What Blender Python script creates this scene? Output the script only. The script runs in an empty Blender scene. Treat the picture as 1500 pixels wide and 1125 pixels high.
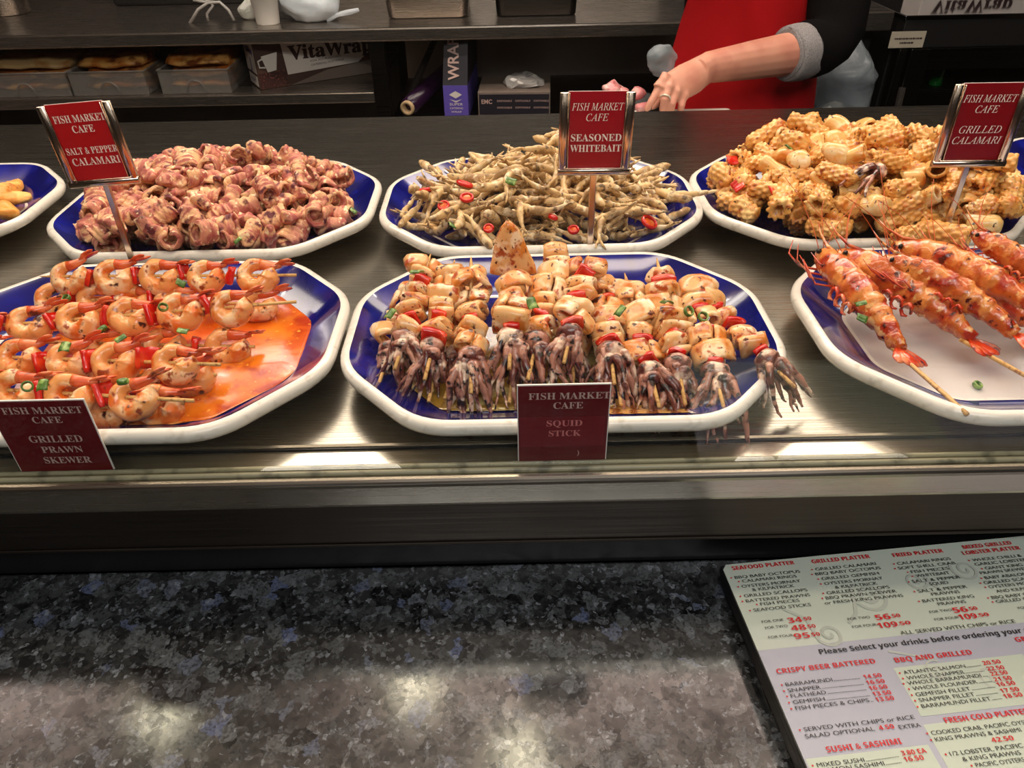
import bpy, math, random
import numpy as np
from math import sin, cos, pi, radians, sqrt, atan2, tan
from mathutils import Vector, Matrix, Euler, noise

random.seed(7); noise.seed_set(7)
SC = bpy.context.scene
COL = SC.collection

# ------------------------------------------------------------------ camera
# deck of the display counter is z = 0; x right, y away from the customer, z up (metres)
PITCH, ROLL, CAMZ, FPX = radians(36.0), radians(1.2), 0.405, 1100.0
cam_d = bpy.data.cameras.new('camera')
cam = bpy.data.objects.new('camera', cam_d)
COL.objects.link(cam)
FWD = Vector((0, cos(PITCH), -sin(PITCH)))
UP0 = Vector((0, sin(PITCH), cos(PITCH)))
RT0 = Vector((1, 0, 0))
RT = RT0 * cos(ROLL) - UP0 * sin(ROLL)
UP = RT0 * sin(ROLL) + UP0 * cos(ROLL)
cam.matrix_world = Matrix(((RT.x, UP.x, -FWD.x, 0), (RT.y, UP.y, -FWD.y, 0), (RT.z, UP.z, -FWD.z, CAMZ), (0, 0, 0, 1)))
cam_d.sensor_width = 36
cam_d.lens = 36 * FPX / 1500
cam_d.clip_start = 0.01
SC.camera = cam

def ray(px, py):
    return RT * ((px - 750) / FPX) - UP * ((py - 562.5) / FPX) + FWD
def onz(px, py, z):                      # the point of the horizontal plane z seen at a pixel of the photograph
    d = ray(px, py); t = (z - CAMZ) / d.z
    return Vector((d.x * t, d.y * t, z))
def ony(px, py, y):                      # the point of the vertical plane y seen at a pixel of the photograph
    d = ray(px, py); t = y / d.y
    return Vector((d.x * t, y, CAMZ + d.z * t))

# ------------------------------------------------------------------ world, lamps, exposure
vs = SC.view_settings
vs.view_transform = 'Standard'; vs.look = 'None'; vs.exposure = 0.0; vs.gamma = 1.0; vs.use_curve_mapping = False
W = bpy.data.worlds.new('world'); SC.world = W; W.use_nodes = True
W.node_tree.nodes['Background'].inputs[0].default_value = (1.0, 0.93, 0.86, 1)
W.node_tree.nodes['Background'].inputs[1].default_value = 0.03

def area(name, loc, target, sx, sy, power, col):
    d = bpy.data.lights.new(name, 'AREA'); d.shape = 'RECTANGLE'; d.size = sx; d.size_y = sy
    d.energy = power; d.color = col
    o = bpy.data.objects.new(name, d); COL.objects.link(o)
    o.location = loc
    o.rotation_euler = (Vector(target) - Vector(loc)).to_track_quat('-Z', 'Y').to_euler()
    return o
def spot(name, loc, target, power, angle, blend, col, rad=0.03):
    d = bpy.data.lights.new(name, 'SPOT'); d.energy = power; d.color = col
    d.spot_size = radians(angle); d.spot_blend = blend; d.shadow_soft_size = rad
    o = bpy.data.objects.new(name, d); COL.objects.link(o); o.location = loc
    o.rotation_euler = (Vector(target) - Vector(loc)).to_track_quat('-Z', 'Y').to_euler()
    return o

WARM = (1.0, 0.80, 0.60)
area('display_lamp_front', (0.0, 0.66, 0.86), (0.0, 0.74, 0.0), 2.4, 0.10, 9.6, WARM)
area('display_lamp_back', (0.0, 1.40, 0.76), (0.0, 0.72, 0.05), 2.6, 0.22, 12.5, (1.0, 0.86, 0.72))
area('kitchen_lamp', (-0.3, 2.2, 1.62), (-0.3, 2.4, 0.0), 2.6, 0.3, 14.0, (1.0, 0.90, 0.80))
for k in range(6):
    area('kitchen_lamp_aisle', (-1.55 + .52 * k, 1.62, 1.30), (-1.55 + .52 * k, 2.9, -0.30), 0.10, 0.10, 3.2, (1.0, 0.88, 0.76))
for k, (ux, up_, us) in enumerate(((-1.80, 11.0, .45), (-.30, 5.0, .4), (.25, 9.0, .45), (.95, 9.0, .5))):
    spot('added_uplight', (ux, 1.80, 1.16), (ux, 1.82, 2.0), up_ * 8.0, 130, .9, (1.0, .84, .79), .04)  # added unseen spots, brighten the ceiling so the granite mirrors a pale glow
area('hall_lamp', (0.3, -0.9, 1.62), (0.2, 0.6, -0.2), 1.8, 0.6, 30.0, (0.97, 0.98, 1.0))

# ------------------------------------------------------------------ materials
def S(r, g, b):
    f = lambda c: (c / 255) / 12.92 if c / 255 <= 0.04045 else ((c / 255 + 0.055) / 1.055) ** 2.4
    return (f(r), f(g), f(b), 1)

def mat(name, col, rough=0.5, metal=0.0, layers=(), bump=None, spec=0.5, coat=0.0, sss=0.0, sss_col=(1, .35, .15), emit=0.0, per_object=True, alpha=1.0, trans=0.0):
    """layers: (colour, scale, low, high[, kind[, stretch[, strength]]]) mixed over the base one after another."""
    m = bpy.data.materials.new(name); m.use_nodes = True
    nt = m.node_tree; N = nt.nodes; L = nt.links
    b = N['Principled BSDF']
    b.inputs['Roughness'].default_value = rough; b.inputs['Metallic'].default_value = metal
    b.inputs['Specular IOR Level'].default_value = spec
    b.inputs['Coat Weight'].default_value = coat; b.inputs['Coat Roughness'].default_value = 0.08
    b.inputs['Base Color'].default_value = col
    b.inputs['Alpha'].default_value = alpha
    b.inputs['Transmission Weight'].default_value = trans
    if sss:
        b.inputs['Subsurface Weight'].default_value = sss
        b.inputs['Subsurface Radius'].default_value = (0.006, 0.003, 0.0015)
        b.inputs['Subsurface Scale'].default_value = 1.0
    if emit:
        b.inputs['Emission Color'].default_value = col; b.inputs['Emission Strength'].default_value = emit
    if layers or bump:
        tc = N.new('ShaderNodeTexCoord')
        vec = tc.outputs['Object']
        if per_object:
            oi = N.new('ShaderNodeObjectInfo')
            mul = N.new('ShaderNodeVectorMath'); mul.operation = 'SCALE'
            comb = N.new('ShaderNodeCombineXYZ')
            for i in range(3): L.new(oi.outputs['Random'], comb.inputs[i])
            L.new(comb.outputs[0], mul.inputs[0]); mul.inputs['Scale'].default_value = 7.3
            ad = N.new('ShaderNodeVectorMath'); ad.operation = 'ADD'
            L.new(vec, ad.inputs[0]); L.new(mul.outputs[0], ad.inputs[1]); vec = ad.outputs[0]
        def tex(scale, kind='noise', stretch=None):
            v = vec
            if stretch:
                mp = N.new('ShaderNodeMapping'); mp.inputs['Scale'].default_value = stretch
                L.new(v, mp.inputs[0]); v = mp.outputs[0]
            if kind == 'voronoi':
                t = N.new('ShaderNodeTexVoronoi'); t.inputs['Scale'].default_value = scale; L.new(v, t.inputs['Vector']); return t.outputs['Distance']
            if kind == 'wave':
                t = N.new('ShaderNodeTexWave'); t.inputs['Scale'].default_value = scale; t.inputs['Distortion'].default_value = 3; t.inputs['Detail Scale'].default_value = 2
                L.new(v, t.inputs['Vector']); return t.outputs['Fac']
            t = N.new('ShaderNodeTexNoise'); t.inputs['Scale'].default_value = scale; t.inputs['Detail'].default_value = 4
            L.new(v, t.inputs['Vector']); return t.outputs['Fac']
        cur = None
        for ly in layers:
            c, sc, lo, hi = ly[:4]
            kind = ly[4] if len(ly) > 4 else 'noise'
            st = ly[5] if len(ly) > 5 else None
            k = ly[6] if len(ly) > 6 else 1.0
            mr = N.new('ShaderNodeMapRange'); mr.inputs['From Min'].default_value = lo; mr.inputs['From Max'].default_value = hi
            mr.inputs['To Max'].default_value = k
            mr.interpolation_type = 'SMOOTHSTEP'
            L.new(tex(sc, kind, st), mr.inputs['Value'])
            mx = N.new('ShaderNodeMix'); mx.data_type = 'RGBA'
            L.new(mr.outputs[0], mx.inputs['Factor'])
            if cur is None: mx.inputs['A'].default_value = col
            else: L.new(cur, mx.inputs['A'])
            mx.inputs['B'].default_value = c
            cur = mx.outputs['Result']
        if cur is not None: L.new(cur, b.inputs['Base Color'])
        if bump:
            sc, strength, dist = bump[:3]
            bp = N.new('ShaderNodeBump'); bp.inputs['Strength'].default_value = strength; bp.inputs['Distance'].default_value = dist
            L.new(tex(sc, bump[3] if len(bump) > 3 else 'noise', bump[4] if len(bump) > 4 else None), bp.inputs['Height'])
            L.new(bp.outputs[0], b.inputs['Normal'])
    return m

def glass_mat(name, tint=(1, 1, 1, 1), f0=0.045, rough=0.0):
    m = bpy.data.materials.new(name); m.use_nodes = True
    nt = m.node_tree; N = nt.nodes; L = nt.links
    N.remove(N['Principled BSDF'])
    tr = N.new('ShaderNodeBsdfTransparent'); tr.inputs[0].default_value = tint
    gl = N.new('ShaderNodeBsdfGlossy'); gl.inputs['Roughness'].default_value = rough
    geo = N.new('ShaderNodeNewGeometry')
    dot = N.new('ShaderNodeVectorMath'); dot.operation = 'DOT_PRODUCT'
    L.new(geo.outputs['Normal'], dot.inputs[0]); L.new(geo.outputs['Incoming'], dot.inputs[1])
    ab = N.new('ShaderNodeMath'); ab.operation = 'ABSOLUTE'; L.new(dot.outputs['Value'], ab.inputs[0])
    om = N.new('ShaderNodeMath'); om.operation = 'SUBTRACT'; om.inputs[0].default_value = 1; L.new(ab.outputs[0], om.inputs[1])
    pw = N.new('ShaderNodeMath'); pw.operation = 'POWER'; pw.inputs[1].default_value = 5; L.new(om.outputs[0], pw.inputs[0])
    ma = N.new('ShaderNodeMath'); ma.operation = 'MULTIPLY_ADD'; ma.inputs[1].default_value = 1 - f0; ma.inputs[2].default_value = f0; L.new(pw.outputs[0], ma.inputs[0])
    mx = N.new('ShaderNodeMixShader'); L.new(ma.outputs[0], mx.inputs[0]); L.new(tr.outputs[0], mx.inputs[1]); L.new(gl.outputs[0], mx.inputs[2])
    L.new(mx.outputs[0], N['Material Output'].inputs['Surface'])
    return m

def granite_mat():
    m = bpy.data.materials.new('blue_pearl_granite'); m.use_nodes = True
    nt = m.node_tree; N = nt.nodes; L = nt.links; b = N['Principled BSDF']
    tc = N.new('ShaderNodeTexCoord')
    nz = N.new('ShaderNodeTexNoise'); nz.inputs['Scale'].default_value = 90; nz.inputs['Detail'].default_value = 4
    L.new(tc.outputs['Object'], nz.inputs['Vector'])
    def warp(k):
        s = N.new('ShaderNodeVectorMath'); s.operation = 'SCALE'; s.inputs['Scale'].default_value = k; L.new(nz.outputs['Color'], s.inputs[0])
        a = N.new('ShaderNodeVectorMath'); a.operation = 'ADD'; L.new(tc.outputs['Object'], a.inputs[0]); L.new(s.outputs[0], a.inputs[1]); return a.outputs[0]
    def vor(scale, k):
        v = N.new('ShaderNodeTexVoronoi'); v.inputs['Scale'].default_value = scale; L.new(warp(k), v.inputs['Vector'])
        sp = N.new('ShaderNodeSeparateColor'); L.new(v.outputs['Color'], sp.inputs[0]); return v, sp
    v1, s1 = vor(78, 0.020)
    v2, s2 = vor(260, 0.008)
    fine = N.new('ShaderNodeTexNoise'); fine.inputs['Scale'].default_value = 420; fine.inputs['Detail'].default_value = 5; L.new(tc.outputs['Object'], fine.inputs['Vector'])
    r = N.new('ShaderNodeValToRGB'); e = r.color_ramp.elements
    e[0].position = 0.0; e[0].color = S(20, 20, 21); e[1].position = 1.0; e[1].color = S(92, 102, 134)
    for p, c in ((0.30, S(34, 35, 35)), (0.55, S(52, 53, 53)), (0.80, S(76, 78, 78)), (0.95, S(100, 104, 106))):
        x = e.new(p); x.color = c
    L.new(s1.outputs[0], r.inputs[0])
    r2 = N.new('ShaderNodeValToRGB'); e = r2.color_ramp.elements
    e[0].position = 0; e[0].color = S(6, 6, 7); e[1].position = 1; e[1].color = S(150, 155, 160)
    for p, c in ((0.30, S(32, 32, 32)), (0.7, S(64, 64, 63)), (0.93, S(108, 111, 114))):
        x = e.new(p); x.color = c
    L.new(s2.outputs[1], r2.inputs[0])
    mx = N.new('ShaderNodeMix'); mx.data_type = 'RGBA'
    mr = N.new('ShaderNodeMapRange'); mr.inputs['From Min'].default_value = .38; mr.inputs['From Max'].default_value = .62; mr.inputs['To Min'].default_value = .05; mr.inputs['To Max'].default_value = .75
    L.new(fine.outputs['Fac'], mr.inputs['Value']); L.new(mr.outputs[0], mx.inputs['Factor'])
    L.new(r.outputs[0], mx.inputs['A']); L.new(r2.outputs[0], mx.inputs['B'])
    L.new(mx.outputs['Result'], b.inputs['Base Color'])
    b.inputs['Roughness'].default_value = 0.13
    sl = N.new('ShaderNodeMapRange'); sl.inputs['From Min'].default_value = .1; sl.inputs['From Max'].default_value = .9; sl.inputs['To Min'].default_value = .28; sl.inputs['To Max'].default_value = .75
    av = N.new('ShaderNodeMath'); av.operation = 'MULTIPLY_ADD'; av.inputs[1].default_value = .55; L.new(s1.outputs[2], av.inputs[0])
    hf = N.new('ShaderNodeMath'); hf.operation = 'MULTIPLY'; hf.inputs[1].default_value = .45; L.new(s2.outputs[0], hf.inputs[0]); L.new(hf.outputs[0], av.inputs[2])
    L.new(av.outputs[0], sl.inputs['Value']); L.new(sl.outputs[0], b.inputs['Specular IOR Level'])
    b.inputs['IOR'].default_value = 1.95
    return m

def steel(name, col, rough=0.25, grain=(2, 260, 260), bump=0.10, lo=0.8, vary=.62, metal=1.0):
    m = bpy.data.materials.new(name); m.use_nodes = True
    nt = m.node_tree; N = nt.nodes; L = nt.links; b = N['Principled BSDF']
    b.inputs['Metallic'].default_value = metal; b.inputs['Base Color'].default_value = col
    tc = N.new('ShaderNodeTexCoord'); mp = N.new('ShaderNodeMapping'); mp.inputs['Scale'].default_value = grain
    L.new(tc.outputs['Object'], mp.inputs[0])
    t = N.new('ShaderNodeTexNoise'); t.inputs['Scale'].default_value = 3.0; t.inputs['Detail'].default_value = 6; L.new(mp.outputs[0], t.inputs['Vector'])
    mr = N.new('ShaderNodeMapRange'); mr.inputs['From Min'].default_value = .3; mr.inputs['From Max'].default_value = .7
    mr.inputs['To Min'].default_value = rough * lo; mr.inputs['To Max'].default_value = rough * 1.35
    L.new(t.outputs['Fac'], mr.inputs['Value']); L.new(mr.outputs[0], b.inputs['Roughness'])
    hs = N.new('ShaderNodeMix'); hs.data_type = 'RGBA'; hs.inputs['A'].default_value = col
    hs.inputs['B'].default_value = (col[0] * vary, col[1] * vary, col[2] * vary, 1)
    mr2 = N.new('ShaderNodeMapRange'); mr2.inputs['From Min'].default_value = .35; mr2.inputs['From Max'].default_value = .65
    L.new(t.outputs['Fac'], mr2.inputs['Value']); L.new(mr2.outputs[0], hs.inputs['Factor']); L.new(hs.outputs['Result'], b.inputs['Base Color'])
    bp = N.new('ShaderNodeBump'); bp.inputs['Strength'].default_value = bump; bp.inputs['Distance'].default_value = 0.0005
    L.new(t.outputs['Fac'], bp.inputs['Height']); L.new(bp.outputs[0], b.inputs['Normal'])
    return m

M = {}
M['granite'] = granite_mat()
M['deck'] = steel('brushed_deck_steel', S(156, 150, 138), 0.235, bump=.03, vary=.75)
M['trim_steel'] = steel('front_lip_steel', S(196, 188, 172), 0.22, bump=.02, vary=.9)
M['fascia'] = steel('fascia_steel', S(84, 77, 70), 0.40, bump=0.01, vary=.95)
M['bench_steel'] = steel('bench_steel', S(150, 141, 132), 0.24, bump=.25, vary=.85, metal=.90)
M['bay_panel'] = mat('dull_steel_panel', S(176, 160, 146), 0.45, 0.35, per_object=False)
M['mirror_steel'] = mat('smooth_bench_steel', S(120, 120, 126), 0.08, 1.0)
M['dark_steel'] = steel('dark_steel', S(62, 60, 58), 0.32)
M['black'] = mat('black_rubber', S(14, 13, 13), 0.5)
M['dark'] = mat('dark_plastic', S(26, 25, 25), 0.45)
M['sealant'] = mat('old_cream_sealant', S(150, 144, 116), 0.45, layers=((S(100, 96, 76), 60, .5, .7),), per_object=False)
M['glass'] = glass_mat('clear_glass', (0.975, 0.985, 0.975, 1))
M['glass_edge'] = mat('green_glass_edge', S(112, 128, 100), 0.2)
M['white_glaze'] = mat('white_glazed_stoneware', S(222, 216, 206), 0.25, layers=((S(196, 188, 176), 90, .52, .75),), per_object=False, coat=0.3)
M['blue_glaze'] = mat('cobalt_blue_glaze', S(12, 14, 92), 0.12, layers=((S(24, 30, 138), 22, .42, .70), (S(6, 7, 60), 30, .55, .75)), coat=0.6, per_object=False)
M['peach_glaze'] = mat('peach_painted_glaze', S(222, 150, 100), 0.2, layers=((S(190, 105, 60), 70, .5, .65),), coat=.4, per_object=False)
M['orange_glaze'] = mat('orange_brushed_glaze', S(226, 168, 92), 0.25, layers=((S(150, 84, 30), 20, .45, .62, 'wave', (1, 7, 1)),), coat=.3, per_object=False)
M['floor_glaze'] = mat('pale_glazed_floor', S(214, 208, 204), 0.14, layers=((S(188, 180, 180), 16, .45, .7),), coat=0.5, per_object=False)
M['chrome'] = mat('satin_sign_steel', S(210, 192, 176), 0.19, 1.0)
M['card_red'] = mat('bright_red_card', S(178, 18, 26), 0.35)
M['card_crimson'] = mat('crimson_card', S(158, 10, 30), 0.30)
M['card_dark'] = mat('dark_red_card', S(132, 8, 20), 0.30)
M['card_maroon'] = mat('maroon_card', S(98, 4, 14), 0.30)
M['card_patch'] = mat('pasted_red_strip', S(114, 7, 22), 0.30)
M['card_white'] = mat('white_card', S(228, 222, 214), 0.4)
M['ink_white'] = mat('white_print', S(240, 228, 216), 0.5)
M['ink_pink'] = mat('faded_pink_print', S(206, 122, 120), 0.5)
M['ink_grey'] = mat('greyed_print', S(196, 164, 154), 0.5)
M['menu_pale'] = mat('pale_green_menu_print', S(196, 204, 188), 0.28, coat=.25)
M['menu_lilac'] = mat('lilac_grey_menu_print', S(172, 173, 184), 0.28, coat=.25)
M['menu_box'] = mat('pale_box_menu_print', S(190, 200, 182), 0.28, coat=.25)
M['menu_swirl'] = mat('faint_swirl_print', S(182, 187, 174), 0.3)
M['menu_black'] = mat('black_menu_print', S(22, 18, 20), 0.35)
M['menu_red'] = mat('red_menu_print', S(205, 14, 28), 0.35)
M['menu_edge'] = mat('black_menu_board', S(20, 19, 19), 0.5, layers=((S(46, 44, 42), 8, .5, .6, 'noise', (1, 1, 120)),), per_object=False)
M['paper'] = mat('paper_edge', S(170, 170, 158), 0.5)
# food
M['prawn'] = mat('grilled_prawn_flesh', S(234, 160, 92), 0.28, layers=((S(244, 204, 156), 55, .50, .60), (S(222, 108, 30), 70, .50, .66), (S(150, 60, 18), 110, .58, .68), (S(66, 22, 8), 90, .62, .69)), bump=(260, .35, .001), coat=.5, sss=.25)
M['prawn_tail'] = mat('red_prawn_tail', S(214, 86, 40), 0.28, layers=((S(235, 130, 80), 60, .45, .6), (S(90, 20, 16), 70, .58, .68)), bump=(200, .4, .001), coat=.5)
M['pepper'] = mat('red_capsicum', S(206, 24, 10), 0.22, layers=((S(232, 70, 26), 60, .5, .7), (S(110, 8, 6), 90, .62, .72)), coat=.6)
M['bamboo'] = mat('bamboo_stick', S(214, 166, 98), 0.5, layers=((S(160, 104, 50), 40, .5, .68, 'noise', (8, 8, 1)),))
M['onion'] = mat('green_spring_onion', S(66, 104, 26), 0.35, layers=((S(140, 168, 84), 120, .5, .6),), coat=.3)
M['sauce'] = mat('orange_chilli_oil', S(206, 84, 12), 0.20, layers=((S(226, 120, 24), 26, .42, .62), (S(172, 48, 8), 40, .50, .66), (S(240, 160, 60), 160, .64, .70)), bump=(110, .25, .001), coat=.35, per_object=False)
M['oil'] = mat('yellow_cooking_oil', S(150, 112, 40), 0.08, layers=((S(214, 190, 120), 40, .5, .6), (S(92, 60, 20), 55, .55, .68)), bump=(90, .2, .001), coat=.9, per_object=False)
M['squid'] = mat('grilled_squid', S(232, 178, 116), 0.30, layers=((S(246, 218, 178), 45, .50, .6), (S(214, 126, 46), 58, .49, .63), (S(176, 72, 22), 90, .56, .66), (S(96, 36, 14), 210, .62, .67), (S(64, 24, 10), 75, .66, .72)), bump=(220, .3, .001), coat=.45, sss=.25)
M['tentacle'] = mat('charred_squid_tentacle', S(172, 116, 96), 0.30, layers=((S(224, 194, 170), 55, .51, .60), (S(96, 40, 30), 75, .46, .58), (S(34, 12, 8), 150, .54, .64)), bump=(420, .6, .0012), coat=.5, sss=.1)
M['big_prawn'] = mat('orange_prawn_shell', S(200, 92, 30), 0.24, layers=((S(226, 138, 66), 50, .48, .60), (S(172, 44, 14), 60, .50, .64), (S(236, 176, 110), 110, .60, .68), (S(78, 20, 8), 120, .60, .68)), bump=(180, .8, .002), coat=.7)
M['big_tail'] = mat('scarlet_prawn_tail', S(206, 60, 24), 0.25, layers=((S(232, 130, 84), 70, .5, .62), (S(96, 14, 8), 90, .58, .68)), coat=.6, bump=(260, .4, .001))
M['antenna'] = mat('prawn_feeler', S(216, 96, 44), 0.35)
M['eye'] = mat('prawn_eye', S(16, 10, 10), 0.2)
M['calamari'] = mat('floured_fried_calamari', S(228, 176, 128), 0.60, layers=((S(204, 132, 106), 40, .44, .58), (S(164, 74, 70), 52, .46, .60, 'noise', (.8, 2.6, .8), .9), (S(100, 36, 44), 70, .56, .68), (S(244, 216, 172), 130, .57, .68)), bump=(420, .7, .0012))
M['whitebait'] = mat('fried_whitebait', S(216, 180, 126), 0.45, layers=((S(160, 124, 80), 60, .46, .60), (S(228, 206, 168), 90, .52, .64), (S(108, 86, 62), 150, .56, .68)), bump=(480, .6, .001))
M['chilli'] = mat('red_chilli_skin', S(206, 16, 6), 0.2, coat=.6)
M['chilli_flesh'] = mat('chilli_flesh', S(232, 96, 30), 0.35, layers=((S(240, 200, 90), 220, .55, .65),), coat=.4)
M['scored'] = mat('grilled_scored_calamari', S(218, 156, 78), 0.38, layers=((S(236, 192, 122), 50, .50, .62), (S(200, 114, 36), 60, .53, .68), (S(150, 64, 18), 120, .61, .69), (S(44, 20, 8), 210, .65, .69)), bump=(300, .4, .001), coat=.25, sss=.15)
M['plain_squid'] = mat('pale_squid_tube', S(228, 180, 108), 0.32, layers=((S(240, 212, 164), 40, .52, .64), (S(206, 124, 44), 55, .53, .68), (S(60, 28, 12), 190, .64, .69)), bump=(240, .3, .001), coat=.4, sss=.2)
M['fillet'] = mat('golden_fried_fillet', S(226, 150, 62), 0.45, layers=((S(240, 184, 100), 50, .48, .62), (S(180, 92, 26), 60, .58, .70)), bump=(260, .6, .0015))
# back of house
M['red_cloth'] = mat('red_apron_cloth', S(178, 16, 22), 0.85, spec=.15, bump=(500, .15, .001), per_object=False)
M['black_knit'] = mat('black_knit', S(11, 10, 11), 0.95, spec=.08, bump=(400, .4, .002), per_object=False)
M['grey_knit'] = mat('grey_marl_knit', S(150, 146, 146), 0.95, layers=((S(112, 108, 110), 600, .45, .6),), bump=(500, .3, .001), per_object=False)
M['skin'] = mat('skin', S(214, 152, 128), 0.50, layers=((S(198, 128, 108), 14, .45, .7),), bump=(300, .08, .001), sss=.2, per_object=False)
M['hair'] = mat('dark_brown_hair', S(40, 26, 20), 0.5, bump=(60, .5, .004, 'noise', (8, 8, 1)))
M['trousers'] = mat('black_trousers', S(22, 22, 24), 0.9)
M['gold'] = mat('silver_ring', S(225, 215, 195), 0.3, 0.3)
M['tub'] = mat('frosted_tub_plastic', S(128, 124, 118), 0.35, layers=(), trans=0.0, alpha=0.45)
M['pack'] = mat('orange_noodle_packs', S(190, 110, 40), 0.4, layers=((S(226, 168, 92), 14, .45, .6), (S(120, 60, 22), 20, .5, .66)))
M['bread'] = mat('pale_wrapped_block', S(206, 170, 116), 0.5, layers=((S(170, 120, 66), 12, .5, .65),))
M['box_brown'] = mat('dark_brown_carton', S(66, 42, 34), 0.6, layers=((S(90, 62, 48), 10, .5, .7),))
M['box_grey'] = mat('taupe_carton', S(120, 106, 96), 0.6)
M['box_white'] = mat('white_printed_carton', S(216, 208, 200), 0.6)
M['ink_brown'] = mat('dark_brown_print', S(52, 26, 26), 0.6)
M['ink_blue'] = mat('blue_violet_print', S(60, 52, 140), 0.5)
M['purple'] = mat('purple_carton', S(92, 76, 168), 0.5)
M['navy_carton'] = mat('blackish_carton', S(28, 24, 34), 0.5)
M['purple_film'] = mat('dark_purple_film', S(44, 18, 48), 0.22)
M['kraft'] = mat('kraft_tube', S(190, 160, 120), 0.7)
M['foil'] = mat('crumpled_film', S(190, 186, 182), 0.25, 0.2, bump=(60, .6, .004))
M['beans'] = mat('coffee_bean_print', S(60, 26, 24), 0.5, layers=((S(120, 66, 50), 160, .55, .62), (S(20, 8, 10), 150, .45, .3)))
M['cup'] = mat('white_paper_cup', S(226, 222, 214), 0.5)
M['bag'] = mat('pale_plastic_bag', S(206, 214, 220), 0.35, bump=(30, .6, .006), sss=.0)
M['clear_bag'] = mat('cloudy_plastic', S(150, 160, 166), 0.18, bump=(40, .8, .006), alpha=.55)
M['cable'] = mat('grey_cable', S(170, 166, 160), 0.4)
M['meat'] = mat('pink_meat', S(206, 128, 128), 0.4, layers=((S(226, 176, 168), 60, .5, .65), (S(160, 70, 72), 50, .55, .7)), coat=.3)
M['white_plastic'] = mat('white_plastic', S(196, 196, 186), 0.4)
M['label_paper'] = mat('cream_label_paper', S(190, 180, 160), 0.6)
M['green_glass'] = mat('green_bottle_glass', S(14, 96, 36), 0.12, coat=.5)
M['tile'] = mat('kitchen_wall', S(34, 32, 31), 0.5, layers=((S(26, 25, 24), 3, .4, .7),), per_object=False)
M['ceil'] = mat('ceiling_paint', S(206, 194, 186), 0.8)
M['floor'] = mat('floor_tile', S(150, 138, 126), 0.45, layers=((S(120, 110, 100), 6, .4, .7),), per_object=False)
M['hall'] = mat('hall_wall', S(120, 112, 106), 0.8)
M['lamp_glow'] = mat('lamp_diffuser', (1.0, 0.90, 0.66, 1), 0.5, emit=10.0)
M['lamp_rim'] = mat('lamp_rim', S(220, 214, 204), 0.4)

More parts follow.
